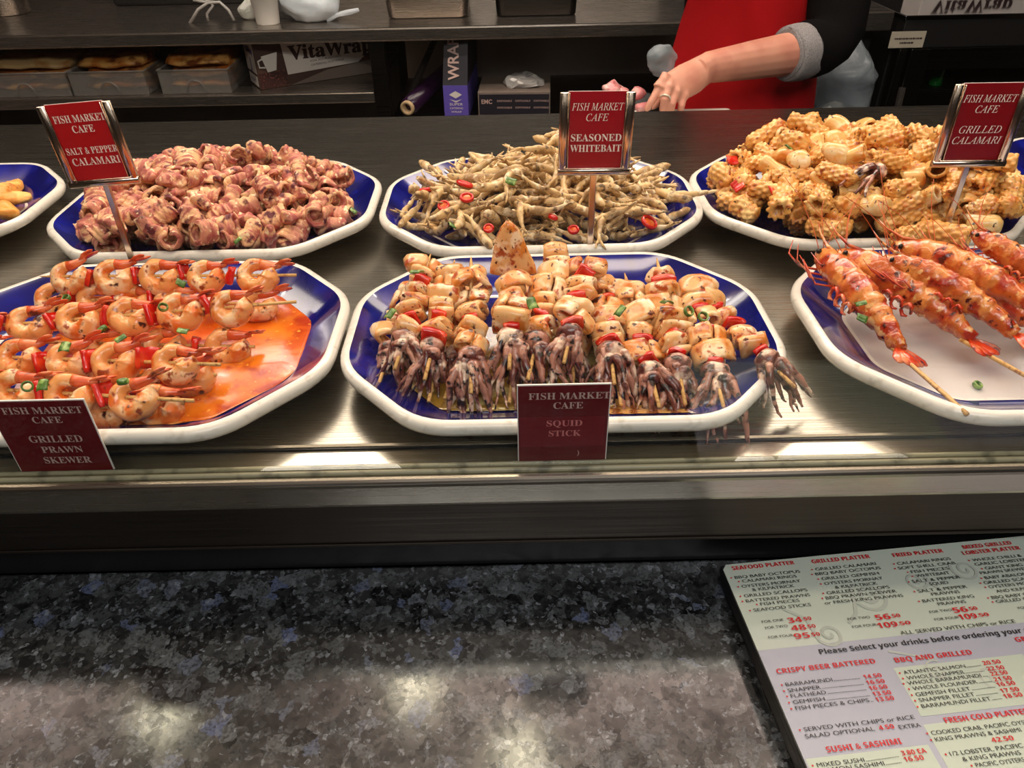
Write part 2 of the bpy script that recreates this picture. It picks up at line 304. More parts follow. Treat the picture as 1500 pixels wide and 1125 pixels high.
# ------------------------------------------------------------------ mesh helpers
class MB:
    """collects shapes; build() links them as ONE mesh object"""
    def __init__(s): s.v = []; s.f = []; s.m = []
    def add(s, vs, fs, mi=0):
        o = len(s.v); s.v += [tuple(v) for v in vs]; s.f += [tuple(i + o for i in f) for f in fs]; s.m += [mi] * len(fs)
    def box(s, x0, x1, y0, y1, z0, z1, mi=0, mtx=None):
        vs = [Vector((x, y, z)) for z in (z0, z1) for y in (y0, y1) for x in (x0, x1)]
        if mtx: vs = [mtx @ v for v in vs]
        s.add(vs, [(0, 2, 3, 1), (4, 5, 7, 6), (0, 1, 5, 4), (2, 6, 7, 3), (0, 4, 6, 2), (1, 3, 7, 5)], mi)
    def loft(s, rings, closed=True, cap0=True, cap1=True, mi=0):
        n = len(rings[0]); vs = [v for r in rings for v in r]; fs = []
        for a in range(len(rings) - 1):
            for i in range(n if closed else n - 1):
                j = (i + 1) % n
                fs.append((a * n + i, a * n + j, (a + 1) * n + j, (a + 1) * n + i))
        if cap0: fs.append(tuple(reversed(range(n))))
        if cap1: fs.append(tuple((len(rings) - 1) * n + i for i in range(n)))
        s.add(vs, fs, mi)
    def tube(s, path, radii, n=8, cap=True, mi=0, flat=None, up=None):
        """tapered tube; flat = (wa, wb) scales the section along its own two axes"""
        path = [Vector(p) for p in path]
        if not isinstance(radii, (list, tuple)): radii = [radii] * len(path)
        rings = []; ref = Vector(up) if up else None
        for i, p in enumerate(path):
            t = (path[min(i + 1, len(path) - 1)] - path[max(i - 1, 0)]).normalized()
            if ref is None:
                ref = Vector((0, 0, 1)) if abs(t.z) < .9 else Vector((1, 0, 0))
            a = (ref - t * ref.dot(t))
            if a.length < 1e-6: a = t.orthogonal()
            a.normalize(); b = t.cross(a)
            if not up: ref = a
            fa, fb = (flat[i] if isinstance(flat, list) else flat) if flat else (1, 1)
            rings.append([p + (a * cos(q) * fa + b * sin(q) * fb) * radii[i] for q in (2 * pi * k / n for k in range(n))])
        s.loft(rings, True, cap, cap, mi)
        return rings
    def lathe(s, prof, n=24, c=(0, 0, 0), mi=0, cap=True):
        s.loft([[Vector((c[0] + r * cos(2 * pi * k / n), c[1] + r * sin(2 * pi * k / n), c[2] + z)) for k in range(n)] for r, z in prof], True, cap, cap, mi)
    def ball(s, c, rx, ry, rz, n=10, m=7, mi=0, mtx=None):
        rings = []
        for i in range(m):
            a = pi * (i + .5) / m
            rings.append([Vector((rx * sin(a) * cos(2 * pi * k / n), ry * sin(a) * sin(2 * pi * k / n), -rz * cos(a))) for k in range(n)])
        rings = [[(mtx @ v if mtx else v) + Vector(c) for v in r] for r in rings]
        s.loft(rings, True, True, True, mi)
    def noise(s, amp, freq, seed=0, start=0):
        off = Vector((seed * 3.7, seed * 1.9, seed * 5.3))
        for i in range(start, len(s.v)):
            v = Vector(s.v[i]); d = noise.noise_vector(v * freq + off)
            s.v[i] = tuple(v + d * amp)
        return s
    def xf(s, mtx, start=0):
        for i in range(start, len(s.v)): s.v[i] = tuple(mtx @ Vector(s.v[i]))
        return s
    def mesh(s, name, mats, smooth=True):
        me = bpy.data.meshes.new(name); me.from_pydata(s.v, [], s.f)
        for m in (mats if isinstance(mats, (list, tuple)) else [mats]): me.materials.append(M[m] if isinstance(m, str) else m)
        me.polygons.foreach_set('material_index', s.m)
        if smooth: me.polygons.foreach_set('use_smooth', [True] * len(me.polygons))
        me.update(); me.validate()
        return me
    def build(s, name, mats, parent=None, smooth=False, bevel=0, segs=2, loc=None):
        return link(name, s.mesh(name, mats, smooth), parent, loc, bevel, segs)

def link(name, me, parent=None, loc=None, bevel=0, segs=2):
    o = bpy.data.objects.new(name, me); COL.objects.link(o)
    if parent: o.parent = parent
    if loc is not None: o.location = loc
    if bevel:
        b = o.modifiers.new('edge', 'BEVEL'); b.width = bevel; b.segments = segs; b.limit_method = 'ANGLE'; b.angle_limit = radians(40)
    return o

def tag(o, label, cat, group=None, kind=None):
    o['label'] = label; o['category'] = cat
    if group: o['group'] = group
    if kind: o['kind'] = kind
    return o
def thing(name, label, cat, loc=(0, 0, 0), rot=(0, 0, 0), group=None):
    o = bpy.data.objects.new(name, None); COL.objects.link(o); o.empty_display_size = .02
    o.location = loc; o.rotation_euler = rot
    return tag(o, label, cat, group)
def struct(name, mb, m, bevel=0):
    o = mb.build(name, m, bevel=bevel); o['kind'] = 'structure'; return o
def frame(x, y, z, o):
    return Matrix(((x[0], y[0], z[0], o[0]), (x[1], y[1], z[1], o[1]), (x[2], y[2], z[2], o[2]), (0, 0, 0, 1)))
def put(name, me, root, mtx):
    """a mesh at a world matrix, as a child of an unrotated root"""
    o = bpy.data.objects.new(name, me); COL.objects.link(o); o.parent = root
    o.matrix_local = Matrix.Translation(-Vector(root.location)) @ mtx
    return o

def serif(t, italic=False):
    out = ''
    for ch in t:
        if 'A' <= ch <= 'Z': out += chr((0x1D434 if italic else 0x1D400) + ord(ch) - 65)
        elif 'a' <= ch <= 'z': out += chr(0x1D41A + ord(ch) - 97)
        else: out += ch
    return out
def text_mesh(body, height, width=None, align='LEFT', depth=0.0002, offset=0.0, shear=0.0):
    """letters lying in local XY as a mesh; height is the capital height"""
    cu = bpy.data.curves.new('letters', 'FONT'); cu.body = body; cu.size = 1; cu.extrude = 0; cu.offset = offset; cu.shear = shear
    cu.resolution_u = 3
    o = bpy.data.objects.new('letters', cu); COL.objects.link(o)
    dg = bpy.context.evaluated_depsgraph_get(); dg.update()
    me = bpy.data.meshes.new_from_object(o.evaluated_get(dg))
    bpy.data.objects.remove(o); bpy.data.curves.remove(cu)
    n = len(me.vertices); co = np.empty(n * 3); me.vertices.foreach_get('co', co); co = co.reshape(-1, 3)
    if n == 0: return me
    x0, x1 = co[:, 0].min(), co[:, 0].max()
    sy = height / 0.70
    sx = (width / (x1 - x0)) if width else sy
    co[:, 0] = (co[:, 0] - x0) * sx
    if align == 'CENTER': co[:, 0] -= (x1 - x0) * sx / 2
    co[:, 1] *= sy; co[:, 2] = 0
    me.vertices.foreach_set('co', co.ravel()); me.materials.clear(); me.update()
    return me
def join_text(name, items, mats, parent, mtx, label=None):
    """items: (mesh, x, y, rot, material index) in one flat lettering mesh"""
    mb = MB()
    for me, x, y, rot, mi in items:
        c, s_ = cos(rot), sin(rot)
        mb.add([(x + v.co.x * c - v.co.y * s_, y + v.co.x * s_ + v.co.y * c, 0) for v in me.vertices], [tuple(p.vertices) for p in me.polygons], mi)
        bpy.data.meshes.remove(me)
    o = link(name, mb.mesh(name, mats, False), parent); o.matrix_local = mtx
    if label: o['label'] = label
    return o

def duplicate(root, loc=None, rot=None):
    r = root.copy(); COL.objects.link(r)
    for ch in root.children:
        c = ch.copy(); COL.objects.link(c); c.parent = r
        for g in ch.children:
            d = g.copy(); COL.objects.link(d); d.parent = c
    if loc is not None: r.location = loc
    if rot is not None: r.rotation_euler = rot
    return r

# ------------------------------------------------------------------ the room
FL, CE = -1.0, 1.72
def slab(name, m, *b):
    mb = MB(); mb.box(*b); return struct(name, mb, m)
slab('floor', 'floor', -4, 4, -3.5, 4.0, FL - .05, FL)
slab('ceiling', 'ceil', -4, 4, -3.5, 4.0, CE, CE + .05)
slab('wall_back', 'tile', -4, 4, 3.6, 3.65, FL, CE)
slab('wall_front', 'hall', -4, 4, -3.55, -3.5, FL, CE)
slab('wall_left', 'hall', -4.05, -4, -3.5, 4.0, FL, CE)
slab('wall_right', 'hall', 4, 4.05, -3.5, 4.0, FL, CE)

# downlights in the ceiling, over the granite and the front of the display
def downlight(x, y):
    t = thing('downlight', 'round recessed ceiling downlight in white rim', 'ceiling light', (x, y, CE), group='ceiling downlights')
    a = MB(); a.lathe([(.080, -.006), (.094, -.006), (.098, 0.0), (.080, 0.0)], 24, cap=False); a.build('rim', 'lamp_rim', t, True)
    b = MB(); b.lathe([(.001, -.003), (.080, -.003)], 24, cap=False); b.build('diffuser', 'lamp_glow', t)
    return t

# ------------------------------------------------------------------ counter
Y0, YB, GZ = 0.4305, 1.392, -0.134           # front lip, back edge of the deck, granite height
ct = thing('display_counter', 'stainless steel display counter the blue platters stand on', 'counter', (0, .9, FL))
def cpart(name, mats, fn, bevel=0, segs=2, label=None):
    mb = MB(); fn(mb); o = mb.build(name, mats, ct, False, bevel, segs); o.location = -Vector(ct.location)
    if label: o['label'] = label
    return o
X0, X1 = -1.7, 1.7
cpart('deck_plate', 'deck', lambda b: b.box(X0, X1, .4745, YB, -.03, 0), .003)
cpart('front_lip', 'trim_steel', lambda b: b.box(X0, X1, Y0, .4730, -.03, 0), .006, 4)
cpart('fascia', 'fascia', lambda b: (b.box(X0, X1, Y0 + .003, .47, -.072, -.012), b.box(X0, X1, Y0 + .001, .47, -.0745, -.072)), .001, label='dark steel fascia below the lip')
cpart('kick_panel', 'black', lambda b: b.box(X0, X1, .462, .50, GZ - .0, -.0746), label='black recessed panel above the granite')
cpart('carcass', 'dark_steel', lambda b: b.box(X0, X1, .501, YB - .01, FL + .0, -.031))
cpart('seam', 'black', lambda b: b.box(X0, X1, .4731, .4744, -.03, -.0015), label='dark joint line along the deck')
gl = thing('glass_screen', 'clear upright glass screen between customer and platters', 'glass screen', (0, .4445, 0))
a = MB(); a.box(X0, X1, -.0025, .0025, .004, .60); a.build('pane', 'glass', gl)
a = MB(); a.tube([(X0, -.0040, .0012), (X1, -.0040, .0012)], .0022, 8); a.tube([(X0, .0036, .0008), (X1, .0036, .0008)], .0020, 8); a.build('sealant_bead', 'sealant', gl, True)
gr = MB(); gr.box(X0, X1, -.05, .4615, GZ - .04, GZ)
tag(gr.build('granite_ledge', 'granite', bevel=.003), 'speckled blue-grey polished granite ledge in front of the counter', 'granite ledge')
a = MB(); a.box(X0, X1, .02, .46, FL, GZ - .0405)
tag(a.build('counter_base', 'dark'), 'dark counter base under the granite ledge', 'counter base')

# ------------------------------------------------------------------ platters
OHX, OHY, OCX, OCY = .200, .150, .076, .086   # half size, corner cut
def octagon(d, z, arc=6, rc=.030):
    hx, hy = OHX - d, OHY - d
    def corner(sx, sy):
        ex, ey = OCX, OCY
        # diagonal line: (x-(OHX-ex))/ex + (y-(OHY-ey))/ey = 1 (before inset), inset by d along its normal
        c0 = 1 + (OHX - ex) / ex + (OHY - ey) / ey - d * sqrt(1 / ex ** 2 + 1 / ey ** 2)
        ya = (c0 - hx / ex) * ey; xb = (c0 - hy / ey) * ex
        return (sx * hx, sy * ya), (sx * xb, sy * hy)
    pts = []
    for sx, sy in ((1, 1), (-1, 1), (-1, -1), (1, -1)):
        p, q = corner(sx, sy)
        pts += [p, q] if sx * sy > 0 else [q, p]
    out = []
    n = len(pts); rc2 = max(.012, rc - d * .3)
    for i in range(n):
        p = Vector(pts[i]); a = Vector(pts[i - 1]) - p; b = Vector(pts[(i + 1) % n]) - p
        ca = p + a.normalized() * min(rc2, a.length * .45); cb = p + b.normalized() * min(rc2, b.length * .45)
        for k in range(arc + 1):
            t = k / arc
            q = ca * (1 - t) ** 2 + p * 2 * t * (1 - t) + cb * t * t
            out.append(Vector((q.x, q.y, z)))
    return out
RIM = .036
def make_platter_mesh():
    mb = MB()
    outer = [(.060, .0), (.056, .005), (.032, .0115), (.011, .0195), (.0018, .0240), (.000, .0285), (.0006, .0330), (.0045, RIM), (.0085, .0352)]
    mb.loft([octagon(d, z) for d, z in outer], True, False, False, 0)
    wall = [(.0085, .0352), (.013, .0315), (.030, .0205), (.046, .0125), (.052, .0112)]
    mb.loft([octagon(d, z) for d, z in wall], True, False, False, 1)
    mb.loft([octagon(.052, .0112), octagon(.0555, .0111)], True, False, False, 0)
    mb.loft([octagon(.0555, .0111), octagon(.09, .0108)], True, False, True, 2)
    mb.loft([octagon(.060, .0), octagon(.063, .003), octagon(.09, .003)], True, False, True, 0)
    return mb
def wall_pt(x, d, side):
    prof = [(.0085, .0352), (.013, .0315), (.030, .0205), (.046, .0125), (.052, .0112), (.09, .0108)]
    for (d0, z0), (d1, z1) in zip(prof, prof[1:]):
        if d0 <= d <= d1:
            z = z0 + (z1 - z0) * (d - d0) / (d1 - d0); break
    return Vector((x, side * (OHY - d), z + .0008))
def stripe(mb, side, x0, x1, xs0, xs1, mi, d0=.010, d1=.052, n=6):
    a = [wall_pt(x0 + (xs0 - x0) * i / n, d0 + (d1 - d0) * i / n, side) for i in range(n + 1)]
    b = [wall_pt(x1 + (xs1 - x1) * i / n, d0 + (d1 - d0) * i / n, side) for i in range(n + 1)]
    fs = [(i, i + 1, n + 2 + i, n + 1 + i) if side > 0 else (i, n + 1 + i, n + 2 + i, i + 1) for i in range(n)]
    mb.add(a + b, fs, mi)

PL = {}
def platter(key, cx, cy, label, rz=0.0, deco=(), floor='blue_glaze'):
    t = thing('platter', label, 'platter', (cx, cy, 0), (0, 0, rz), 'blue octagonal platters on the steel deck')
    mb = make_platter_mesh()
    o = mb.build('dish', ['white_glaze', 'blue_glaze', floor], t, True)
    if deco:
        d = MB()
        for args in deco: stripe(d, *args)
        d.build('painted_pattern', ['white_glaze', 'peach_glaze', 'orange_glaze'], t, True)['label'] = 'painted white and orange pattern in the glaze'
    PL[key] = (cx, cy)
    return t
platter('left', -.800, .935, 'blue octagonal platter of golden fried fillets, cut off at far left')
platter('sp', -.367, .920, 'blue octagonal platter heaped with pink salt and pepper calamari')
platter('wb', .040, .915, 'blue octagonal platter heaped with small fried whitebait')
platter('gc', .440, .915, 'blue octagonal platter heaped with yellow scored grilled calamari')
platter('right', .868, .955, 'empty-looking blue platter edge peeking in at far right, behind the grilled calamari sign')
platter('ps', -.358, .602, 'blue octagonal platter with prawn skewers in orange oil', 0,
        ((1, -.045, -.040, -.045, -.040, 0), (1, -.072, -.046, -.052, -.046, 1), (-1, .02, .08, -.03, .115, 2, .030, .062)))
platter('sq', .046, .604, 'blue octagonal platter stacked with squid skewers', 0,
        ((1, -.030, -.026, -.030, -.026, 0), (-1, .035, .10, .02, .10, 2, .026, .062), (-1, .098, .112, .098, .112, 0, .020, .06)))
platter('bp', .478, .602, 'blue-rimmed octagonal platter with pale centre and whole grilled prawns', 0,
        ((1, -.072, -.069, -.078, -.075, 0), (1, -.068, -.020, -.074, .01, 1, .016, .05), (1, -.02, -.016, .012, .016, 0)), 'floor_glaze')

# ------------------------------------------------------------------ food: shapes
def strip_outline(path, t):
    """outline of a thick 2D polyline (list of (a, b)) with rounded ends"""
    P = [Vector(p) for p in path]; L_, R_ = [], []
    for i, p in enumerate(P):
        d = (P[min(i + 1, len(P) - 1)] - P[max(i - 1, 0)]).normalized(); n = Vector((-d.y, d.x))
        L_.append(p + n * t / 2); R_.append(p - n * t / 2)
    d1 = (P[-1] - P[-2]).normalized() * t * .42; d0 = (P[0] - P[1]).normalized() * t * .42
    return L_ + [P[-1] + d1] + R_[::-1] + [P[0] + d0]
def fold(path, t, width, nw=7, seed=0, amp=.0012, freq=90, ridge=0.0, ridges=5, edge=.72, bend=0.0):
    """a thick strip of flesh with cross-section path (a, b), extruded along its width; a -> X, b -> Z, width -> Y"""
    mb = MB(); rings = []
    cen = sum((Vector(p) for p in path), Vector((0, 0))) / len(path)
    for k in range(nw):
        u = k / (nw - 1); y = (u - .5) * width
        e = 1 - (1 - edge) * abs(2 * u - 1) ** 5
        rd = 1 + ridge * sin(u * ridges * 2 * pi)
        out = strip_outline([((Vector(p) - cen) * rd + cen) for p in path], t * e)
        rings.append([Vector((q.x + bend * .001 * (u - .5) ** 2, y, q.y)) for q in out])
    mb.loft(rings); mb.noise(amp, freq, seed)
    return mb
def arc_path(r, a0, a1, n=14, rx=1.0, rz=1.0, grow=0.0):
    return [((r + grow * i / n) * rx * cos(a0 + (a1 - a0) * i / n), (r + grow * i / n) * rz * sin(a0 + (a1 - a0) * i / n)) for i in range(n + 1)]

# squid pieces for skewers: X across, Y along the stick, Z up
def squid_pieces():
    out = []
    def loop(w, h, th, ln, seed, squeeze):
        p = []
        n = 20
        for i in range(n + 1):
            a = radians(100) + 2 * pi * .94 * i / n
            p.append((w / 2 * cos(a), h / 2 * sin(a) * (1 - squeeze * abs(cos(a)))))
        return fold(p, th, ln, 8, seed, .0026, 70, edge=.6)
    def serp(h, pitch, nf, th, ln, seed):              # folded back and forth over the stick
        p = []
        for f in range(nf):
            y0 = (f - (nf - 1) / 2) * pitch; sg = 1 if f % 2 == 0 else -1
            for i in range(5): p.append((y0, -sg * h / 2 + sg * h * i / 4))
            if f < nf - 1:
                for i in range(1, 5):
                    a = pi * i / 5; p.append((y0 + pitch / 2 - pitch / 2 * cos(a), sg * (h / 2 + pitch / 2 * sin(a))))
        m = fold(p, th, ln, 8, seed, .0022, 75, edge=.6)
        return m.xf(Matrix.Rotation(pi / 2, 4, 'Z'))
    out.append(loop(.030, .021, .0056, .016, 1, .2))
    out.append(loop(.032, .017, .0056, .015, 2, .4))
    out.append(serp(.013, .0068, 3, .0056, .025, 21))
    out.append(serp(.015, .0080, 2, .0060, .027, 22))
    def saddle(r, leg, th, ln, seed):                 # folded over the stick, rounded ridge on top: a -> along the stick
        p = [(-r, -leg)] + [(r * cos(a), r * sin(a)) for a in (pi - pi * i / 10 for i in range(11))] + [(r, -leg * .8)]
        m = fold(p, th, ln, 8, seed, .0024, 70, edge=.6)
        return m.xf(Matrix.Rotation(pi / 2, 4, 'Z')).xf(Matrix.Translation((0, 0, .002)))
    out.append(saddle(.0052, .010, .0070, .026, 3))
    out.append(saddle(.0060, .009, .0078, .023, 4))
    sp = [((.004 + .0062 * t / 6.28) * 1.35 * cos(t), (.004 + .0062 * t / 6.28) * sin(t)) for t in (1.5 * 2 * pi * i / 26 for i in range(27))]
    out.append(fold(sp, .0056, .017, 7, 5, .0012, 80))
    def pad(seed):                                    # plump flat pad
        mb = MB()
        mb.ball((0, 0, 0), .0150, .0085, .0115, 18, 13); mb.noise(.0050, 70, seed); return mb
    out.append(pad(6))
    out.append(pad(9))
    return [m.mesh('squid_piece', 'squid') for m in out]
def squid_flap():                                      # tall pointed fin standing up
    mb = MB(); rings = []
    for k in range(9):
        u = k / 8; w = .021 * (1 - u) ** .6 + .0016; z = -.006 + .050 * u
        rings.append([Vector((w * cos(a) + .004 * u, .006 * (1 - .7 * u) * sin(a) - .012 * (1 - (w / .019) ** 2) * abs(cos(a)) * .4, z)) for a in (2 * pi * i / 14 for i in range(14))])
    mb.loft(rings); mb.noise(.002, 60, 11); return mb.mesh('squid_piece', 'squid')
def pepper_pieces():
    out = []
    for k in range(3):
        m = fold(arc_path(.016 - .002 * k, radians(55), radians(125), 8), .0034, .017, 6, 20 + k, .0014, 110, edge=.9)
        m.xf(Matrix.Rotation(pi / 2, 4, 'X')); m.xf(Matrix.Translation((0, 0, 0)))
        # stand it across the stick
        c = sum((Vector(v) for v in m.v), Vector()) / len(m.v)
        m.xf(Matrix.Translation(-c))
        out.append(m.mesh('pepper_piece', 'pepper'))
    return out
def tentacle_mesh(seed, n=9, ln=.052, spread=1.0):
    """bunch hanging from a node at the origin; +Y runs along the stick to its near end"""
    rnd = random.Random(seed); mb = MB()
    mb.ball((0, -.003, .001), .0115, .0085, .0095, 12, 8)
    mb.ball((rnd.uniform(-.006, .006), .006, .002), .0085, .0070, .0070, 10, 7)
    lean = rnd.uniform(-.7, .7)
    for i in range(n):
        a = (i / (n - 1) - .5) * 1.5 * spread + rnd.uniform(-.2, .2)
        L_ = ln * rnd.uniform(.75, 1.2); rise = rnd.uniform(-.3, 1.0)
        p = []; x, y, z = sin(a) * .011, rnd.uniform(-.002, .007), rnd.uniform(-.005, .007)
        dx, dy, dz = sin(a) * .55 + lean * .45, .80, rise * .40
        w = rnd.uniform(0, 6.28); cu = rnd.uniform(-.07, .07)
        for k in range(14):
            p.append((x, y, z)); st = L_ / 13
            dz -= .10 + .05 * rnd.random(); dx += .07 * sin(w + k * .8) + cu; dy += .05 * cos(w + k * .7)
            d = Vector((dx, dy, max(dz, -.9))).normalized(); x += d.x * st; y += d.y * st; z += d.z * st
            z = max(z, -.024 + .004 * rnd.random())
        r0 = rnd.uniform(.0028, .0042)
        mb.tube(p, [r0 * (1 - .80 * (k / 13) ** 1.2) * (1 + .16 * (k % 2)) for k in range(14)], 8)
    mb.noise(.0016, 120, seed)
    return mb.mesh('tentacles', 'tentacle')

# curled prawn: lies in the local XZ plane, stick along X through the middle, Z is "up" in the picture of the curl
def curled_prawn(seed, mirror=False):
    rnd = random.Random(seed)
    R0 = .0106; pts = []; rad = []
    N_ = 40; a0, a1 = radians(28), radians(-268 + rnd.uniform(-14, 10))
    for i in range(N_ + 1):
        u = i / N_; a = a0 + (a1 - a0) * u
        R = R0 * (1.0 + .10 * sin(u * pi) + .10 * u)
        pts.append(Vector((R * cos(a), .0008 * sin(u * 7), R * sin(a) * .92)))
        r = .0116 * (1 - u * .50) * min(1, .62 + 2.6 * u)
        seg = (u * 6.4) % 1.0
        rad.append(r * (1 + .055 * (seg - .5)))
    end = pts[-1]; t = (pts[-1] - pts[-2]).normalized()
    body = MB(); body.tube(pts, rad, 14, up=(0, 1, 0), flat=(1.0, .92)); body.noise(.0011, 110, seed)
    tail = MB(); tp = [end - t * .002, end + t * .006, end + t * .013 + Vector((0, 0, .0012)), end + t * .019 + Vector((0, 0, .003))]
    tail.tube(tp, [.0052, .0046, .0036, .0024], 10, up=(0, 1, 0))
    for s_ in (-1, 0, 1):
        q0 = tp[2]; q1 = tp[3] + t * .011 + Vector((0, s_ * .006, .0035 + .002 * abs(s_)))
        mid = (q0 + q1) / 2 + Vector((0, s_ * .002, .001))
        tail.tube([q0, mid, q1 - (q1 - mid) * .3, q1], [.0022, .0042, .0040, .0012], 8, up=(0, 0, 1), flat=(.30, 1.0))
    tail.noise(.0008, 120, seed + 1)
    for m in (body, tail):
        if mirror: m.xf(Matrix.Scale(-1, 4, (1, 0, 0))); m.f = [tuple(reversed(f)) for f in m.f]
    return body.mesh('prawn', 'prawn'), tail.mesh('tail', 'prawn_tail')

# whole big prawn, head at the origin side: X along the body from head (0) to tail (L), Z up (back)
def whole_prawn(seed):
    rnd = random.Random(seed)
    L_ = .150
    def mid(u): return Vector((u * L_, .004 * sin(u * 3 + seed), .012 - .004 * u + .006 * sin(u * pi)))
    prof = [(0.0, .0035), (.05, .0066), (.12, .0098), (.22, .0122), (.34, .0128), (.42, .0124), (.52, .0122), (.62, .0112), (.72, .0100), (.82, .0084), (.92, .0066), (1.0, .0048)]
    pts, rad = [], []
    N_ = 56
    for i in range(N_ + 1):
        u = i / N_
        r = np.interp(u, [p[0] for p in prof], [p[1] for p in prof])
        if u > .40: r *= 1 + .15 * (((u - .40) * 10.5) % 1.0 - .4)
        elif .385 < u <= .40: r *= .95
        pts.append(mid(u)); rad.append(float(r))
    body = MB(); body.tube(pts, rad, 20, up=(0, 0, 1), flat=(1.08, .88)); body.noise(.0014, 110, seed); body.noise(.0006, 320, seed)
    # saw-toothed snout spike
    body.tube([mid(.16) + Vector((0, 0, .010)), mid(.04) + Vector((0, 0, .0095)), mid(0) + Vector((-.012, 0, .013)), mid(0) + Vector((-.024, 0, .018))], [.0016, .0015, .0010, .0003], 6)
    tail = MB()
    e = mid(1.0)
    for s_ in (-2, -1, 0, 1, 2):
        d = Vector((.026 - .003 * abs(s_), s_ * .0066, .001 - .001 * abs(s_)))
        tail.tube([e - Vector((.003, 0, 0)), e + d * .4, e + d * .8, e + d], [.0024, .0058, .0056, .0016], 8, up=(0, 0, 1), flat=(.26, 1.0))
    tail.noise(.0009, 110, seed)
    legs = MB()
    for i in range(7):
        for s_ in (-1, 1):
            u = .16 + .075 * i; b_ = mid(u) + Vector((0, s_ * .006, -.008))
            q = [b_]
            if i < 4:
                q += [b_ + Vector((-.008, s_ * (.010 + .004 * rnd.random()), -.003)), b_ + Vector((-.022, s_ * (.014 + .006 * rnd.random()), -.002 + .006 * rnd.random())), b_ + Vector((-.034, s_ * (.012 + .010 * rnd.random()), .001 + .010 * rnd.random()))]
                legs.tube(q, [.0010, .0009, .0007, .0003], 5)
            else:                                     # curled swimmerets
                c = b_ + Vector((.002, s_ * .006, .001))
                q += [c + Vector((.0052 * cos(k * .9), s_ * .003, .0052 * sin(k * .9) - .001)) for k in range(7)]
                legs.tube(q, [.0016] * 7 + [.0008], 5)
    legs.noise(.0009, 120, seed)
    ant = MB()
    for s_ in (-1, .5, 1):
        b_ = mid(.03) + Vector((0, s_ * .003, .003)); q = [b_]
        d = Vector((-.9, s_ * .35 + rnd.uniform(-.2, .2), .55 + rnd.uniform(-.1, .3)))
        p = b_.copy()
        for k in range(9):
            p = p + d.normalized() * (.0060 if abs(s_) < .9 else .0085); d += Vector((.05 * k * rnd.uniform(-.2, 1), s_ * .10 * rnd.uniform(-.5, 1.4), -.10 * rnd.uniform(-.2, 1.2))); q.append(p.copy())
        ant.tube(q, [.00042 - .00002 * k for k in range(10)], 5)
    eye = MB()
    for s_ in (-1, 1):
        eye.ball(mid(.075) + Vector((0, s_ * .0078, .0050)), .0024, .0024, .0024, 8, 6)
    return dict(body=body.mesh('body', 'big_prawn'), tail=tail.mesh('tail', 'big_tail'), legs=legs.mesh('legs', 'big_tail'), antenna=ant.mesh('antenna', 'antenna'), eyes=eye.mesh('eyes', 'eye'))

# fried calamari curl: a ribbed rolled strip
def calamari_variants():
    out = []
    for k in range(7):
        r = (.0105, .0092, .0120, .0085, .0110, .0098, .0125)[k]; w = (.030, .036, .026, .034, .022, .040, .034)[k]
        turns = (1.08, .92, 1.2, .80, 1.02, .95, .72)[k]
        p = arc_path(r, radians(60 + 37 * k), radians(60 + 37 * k) + 2 * pi * turns, 20, 1.0, (.82, .9, .75, .95, .85, .7, .8)[k], .0024)
        m = fold(p, .0046, w, 19, 40 + k, .0022, 75, ridge=.085, ridges=(4, 5, 4, 5, 3, 6, 5)[k], edge=.85, bend=(2, 14, 0, 10, -12, 18, -16)[k])
        m.noise(.0009, 320, 60 + k)
        out.append(m.mesh('fried_calamari_piece', 'calamari'))
    for k in range(2):                                 # crinkled lumps
        m = MB(); m.ball((0, 0, 0), .010, .019, .0085, 16, 14); m.noise(.0060, 85, 80 + k); m.noise(.0012, 320, 81)
        out.append(m.mesh('fried_calamari_piece', 'calamari'))
    return out
def whitebait_variants():
    out = []
    for k in range(12):
        rnd = random.Random(100 + k)
        L_ = rnd.uniform(.052, .078); cur = rnd.uniform(-2.4, 2.4); cur2 = rnd.uniform(-1.2, 1.2)
        pts, rad, p, a, b = [], [], Vector((0, 0, 0)), 0.0, 0.0
        n = 18
        for i in range(n + 1):
            u = i / n
            pts.append(p.copy()); st = L_ / n
            a += cur / n * (1.6 if u > .4 else .5); b += cur2 / n
            p = p + Vector((cos(a) * cos(b), sin(a) * cos(b), sin(b))) * st
            rad.append(float(np.interp(u, [0, .06, .18, .40, .70, .88, .95, 1], [.0014, .0032, .0048, .0051, .0038, .0021, .0022, .0008])) * rnd.uniform(.88, 1.12))
        m = MB(); m.tube(pts, rad, 8, up=(0, 0, 1), flat=(1.12, .85))
        t = (pts[-1] - pts[-2]).normalized(); e = pts[-2]; sd = t.cross(Vector((0, 0, 1))).normalized()
        for s_ in (-1, 1):
            m.tube([e - t * .002, e + t * .005 + sd * s_ * .003, e + t * .011 + sd * s_ * .0065], [.0012, .0016, .0006], 6)
        m.noise(.0013, 130, k); m.noise(.0005, 500, k)
        c = sum((Vector(v) for v in m.v), Vector()) / len(m.v); m.xf(Matrix.Translation(-c))
        out.append(m.mesh('whitebait', 'whitebait'))
    return out
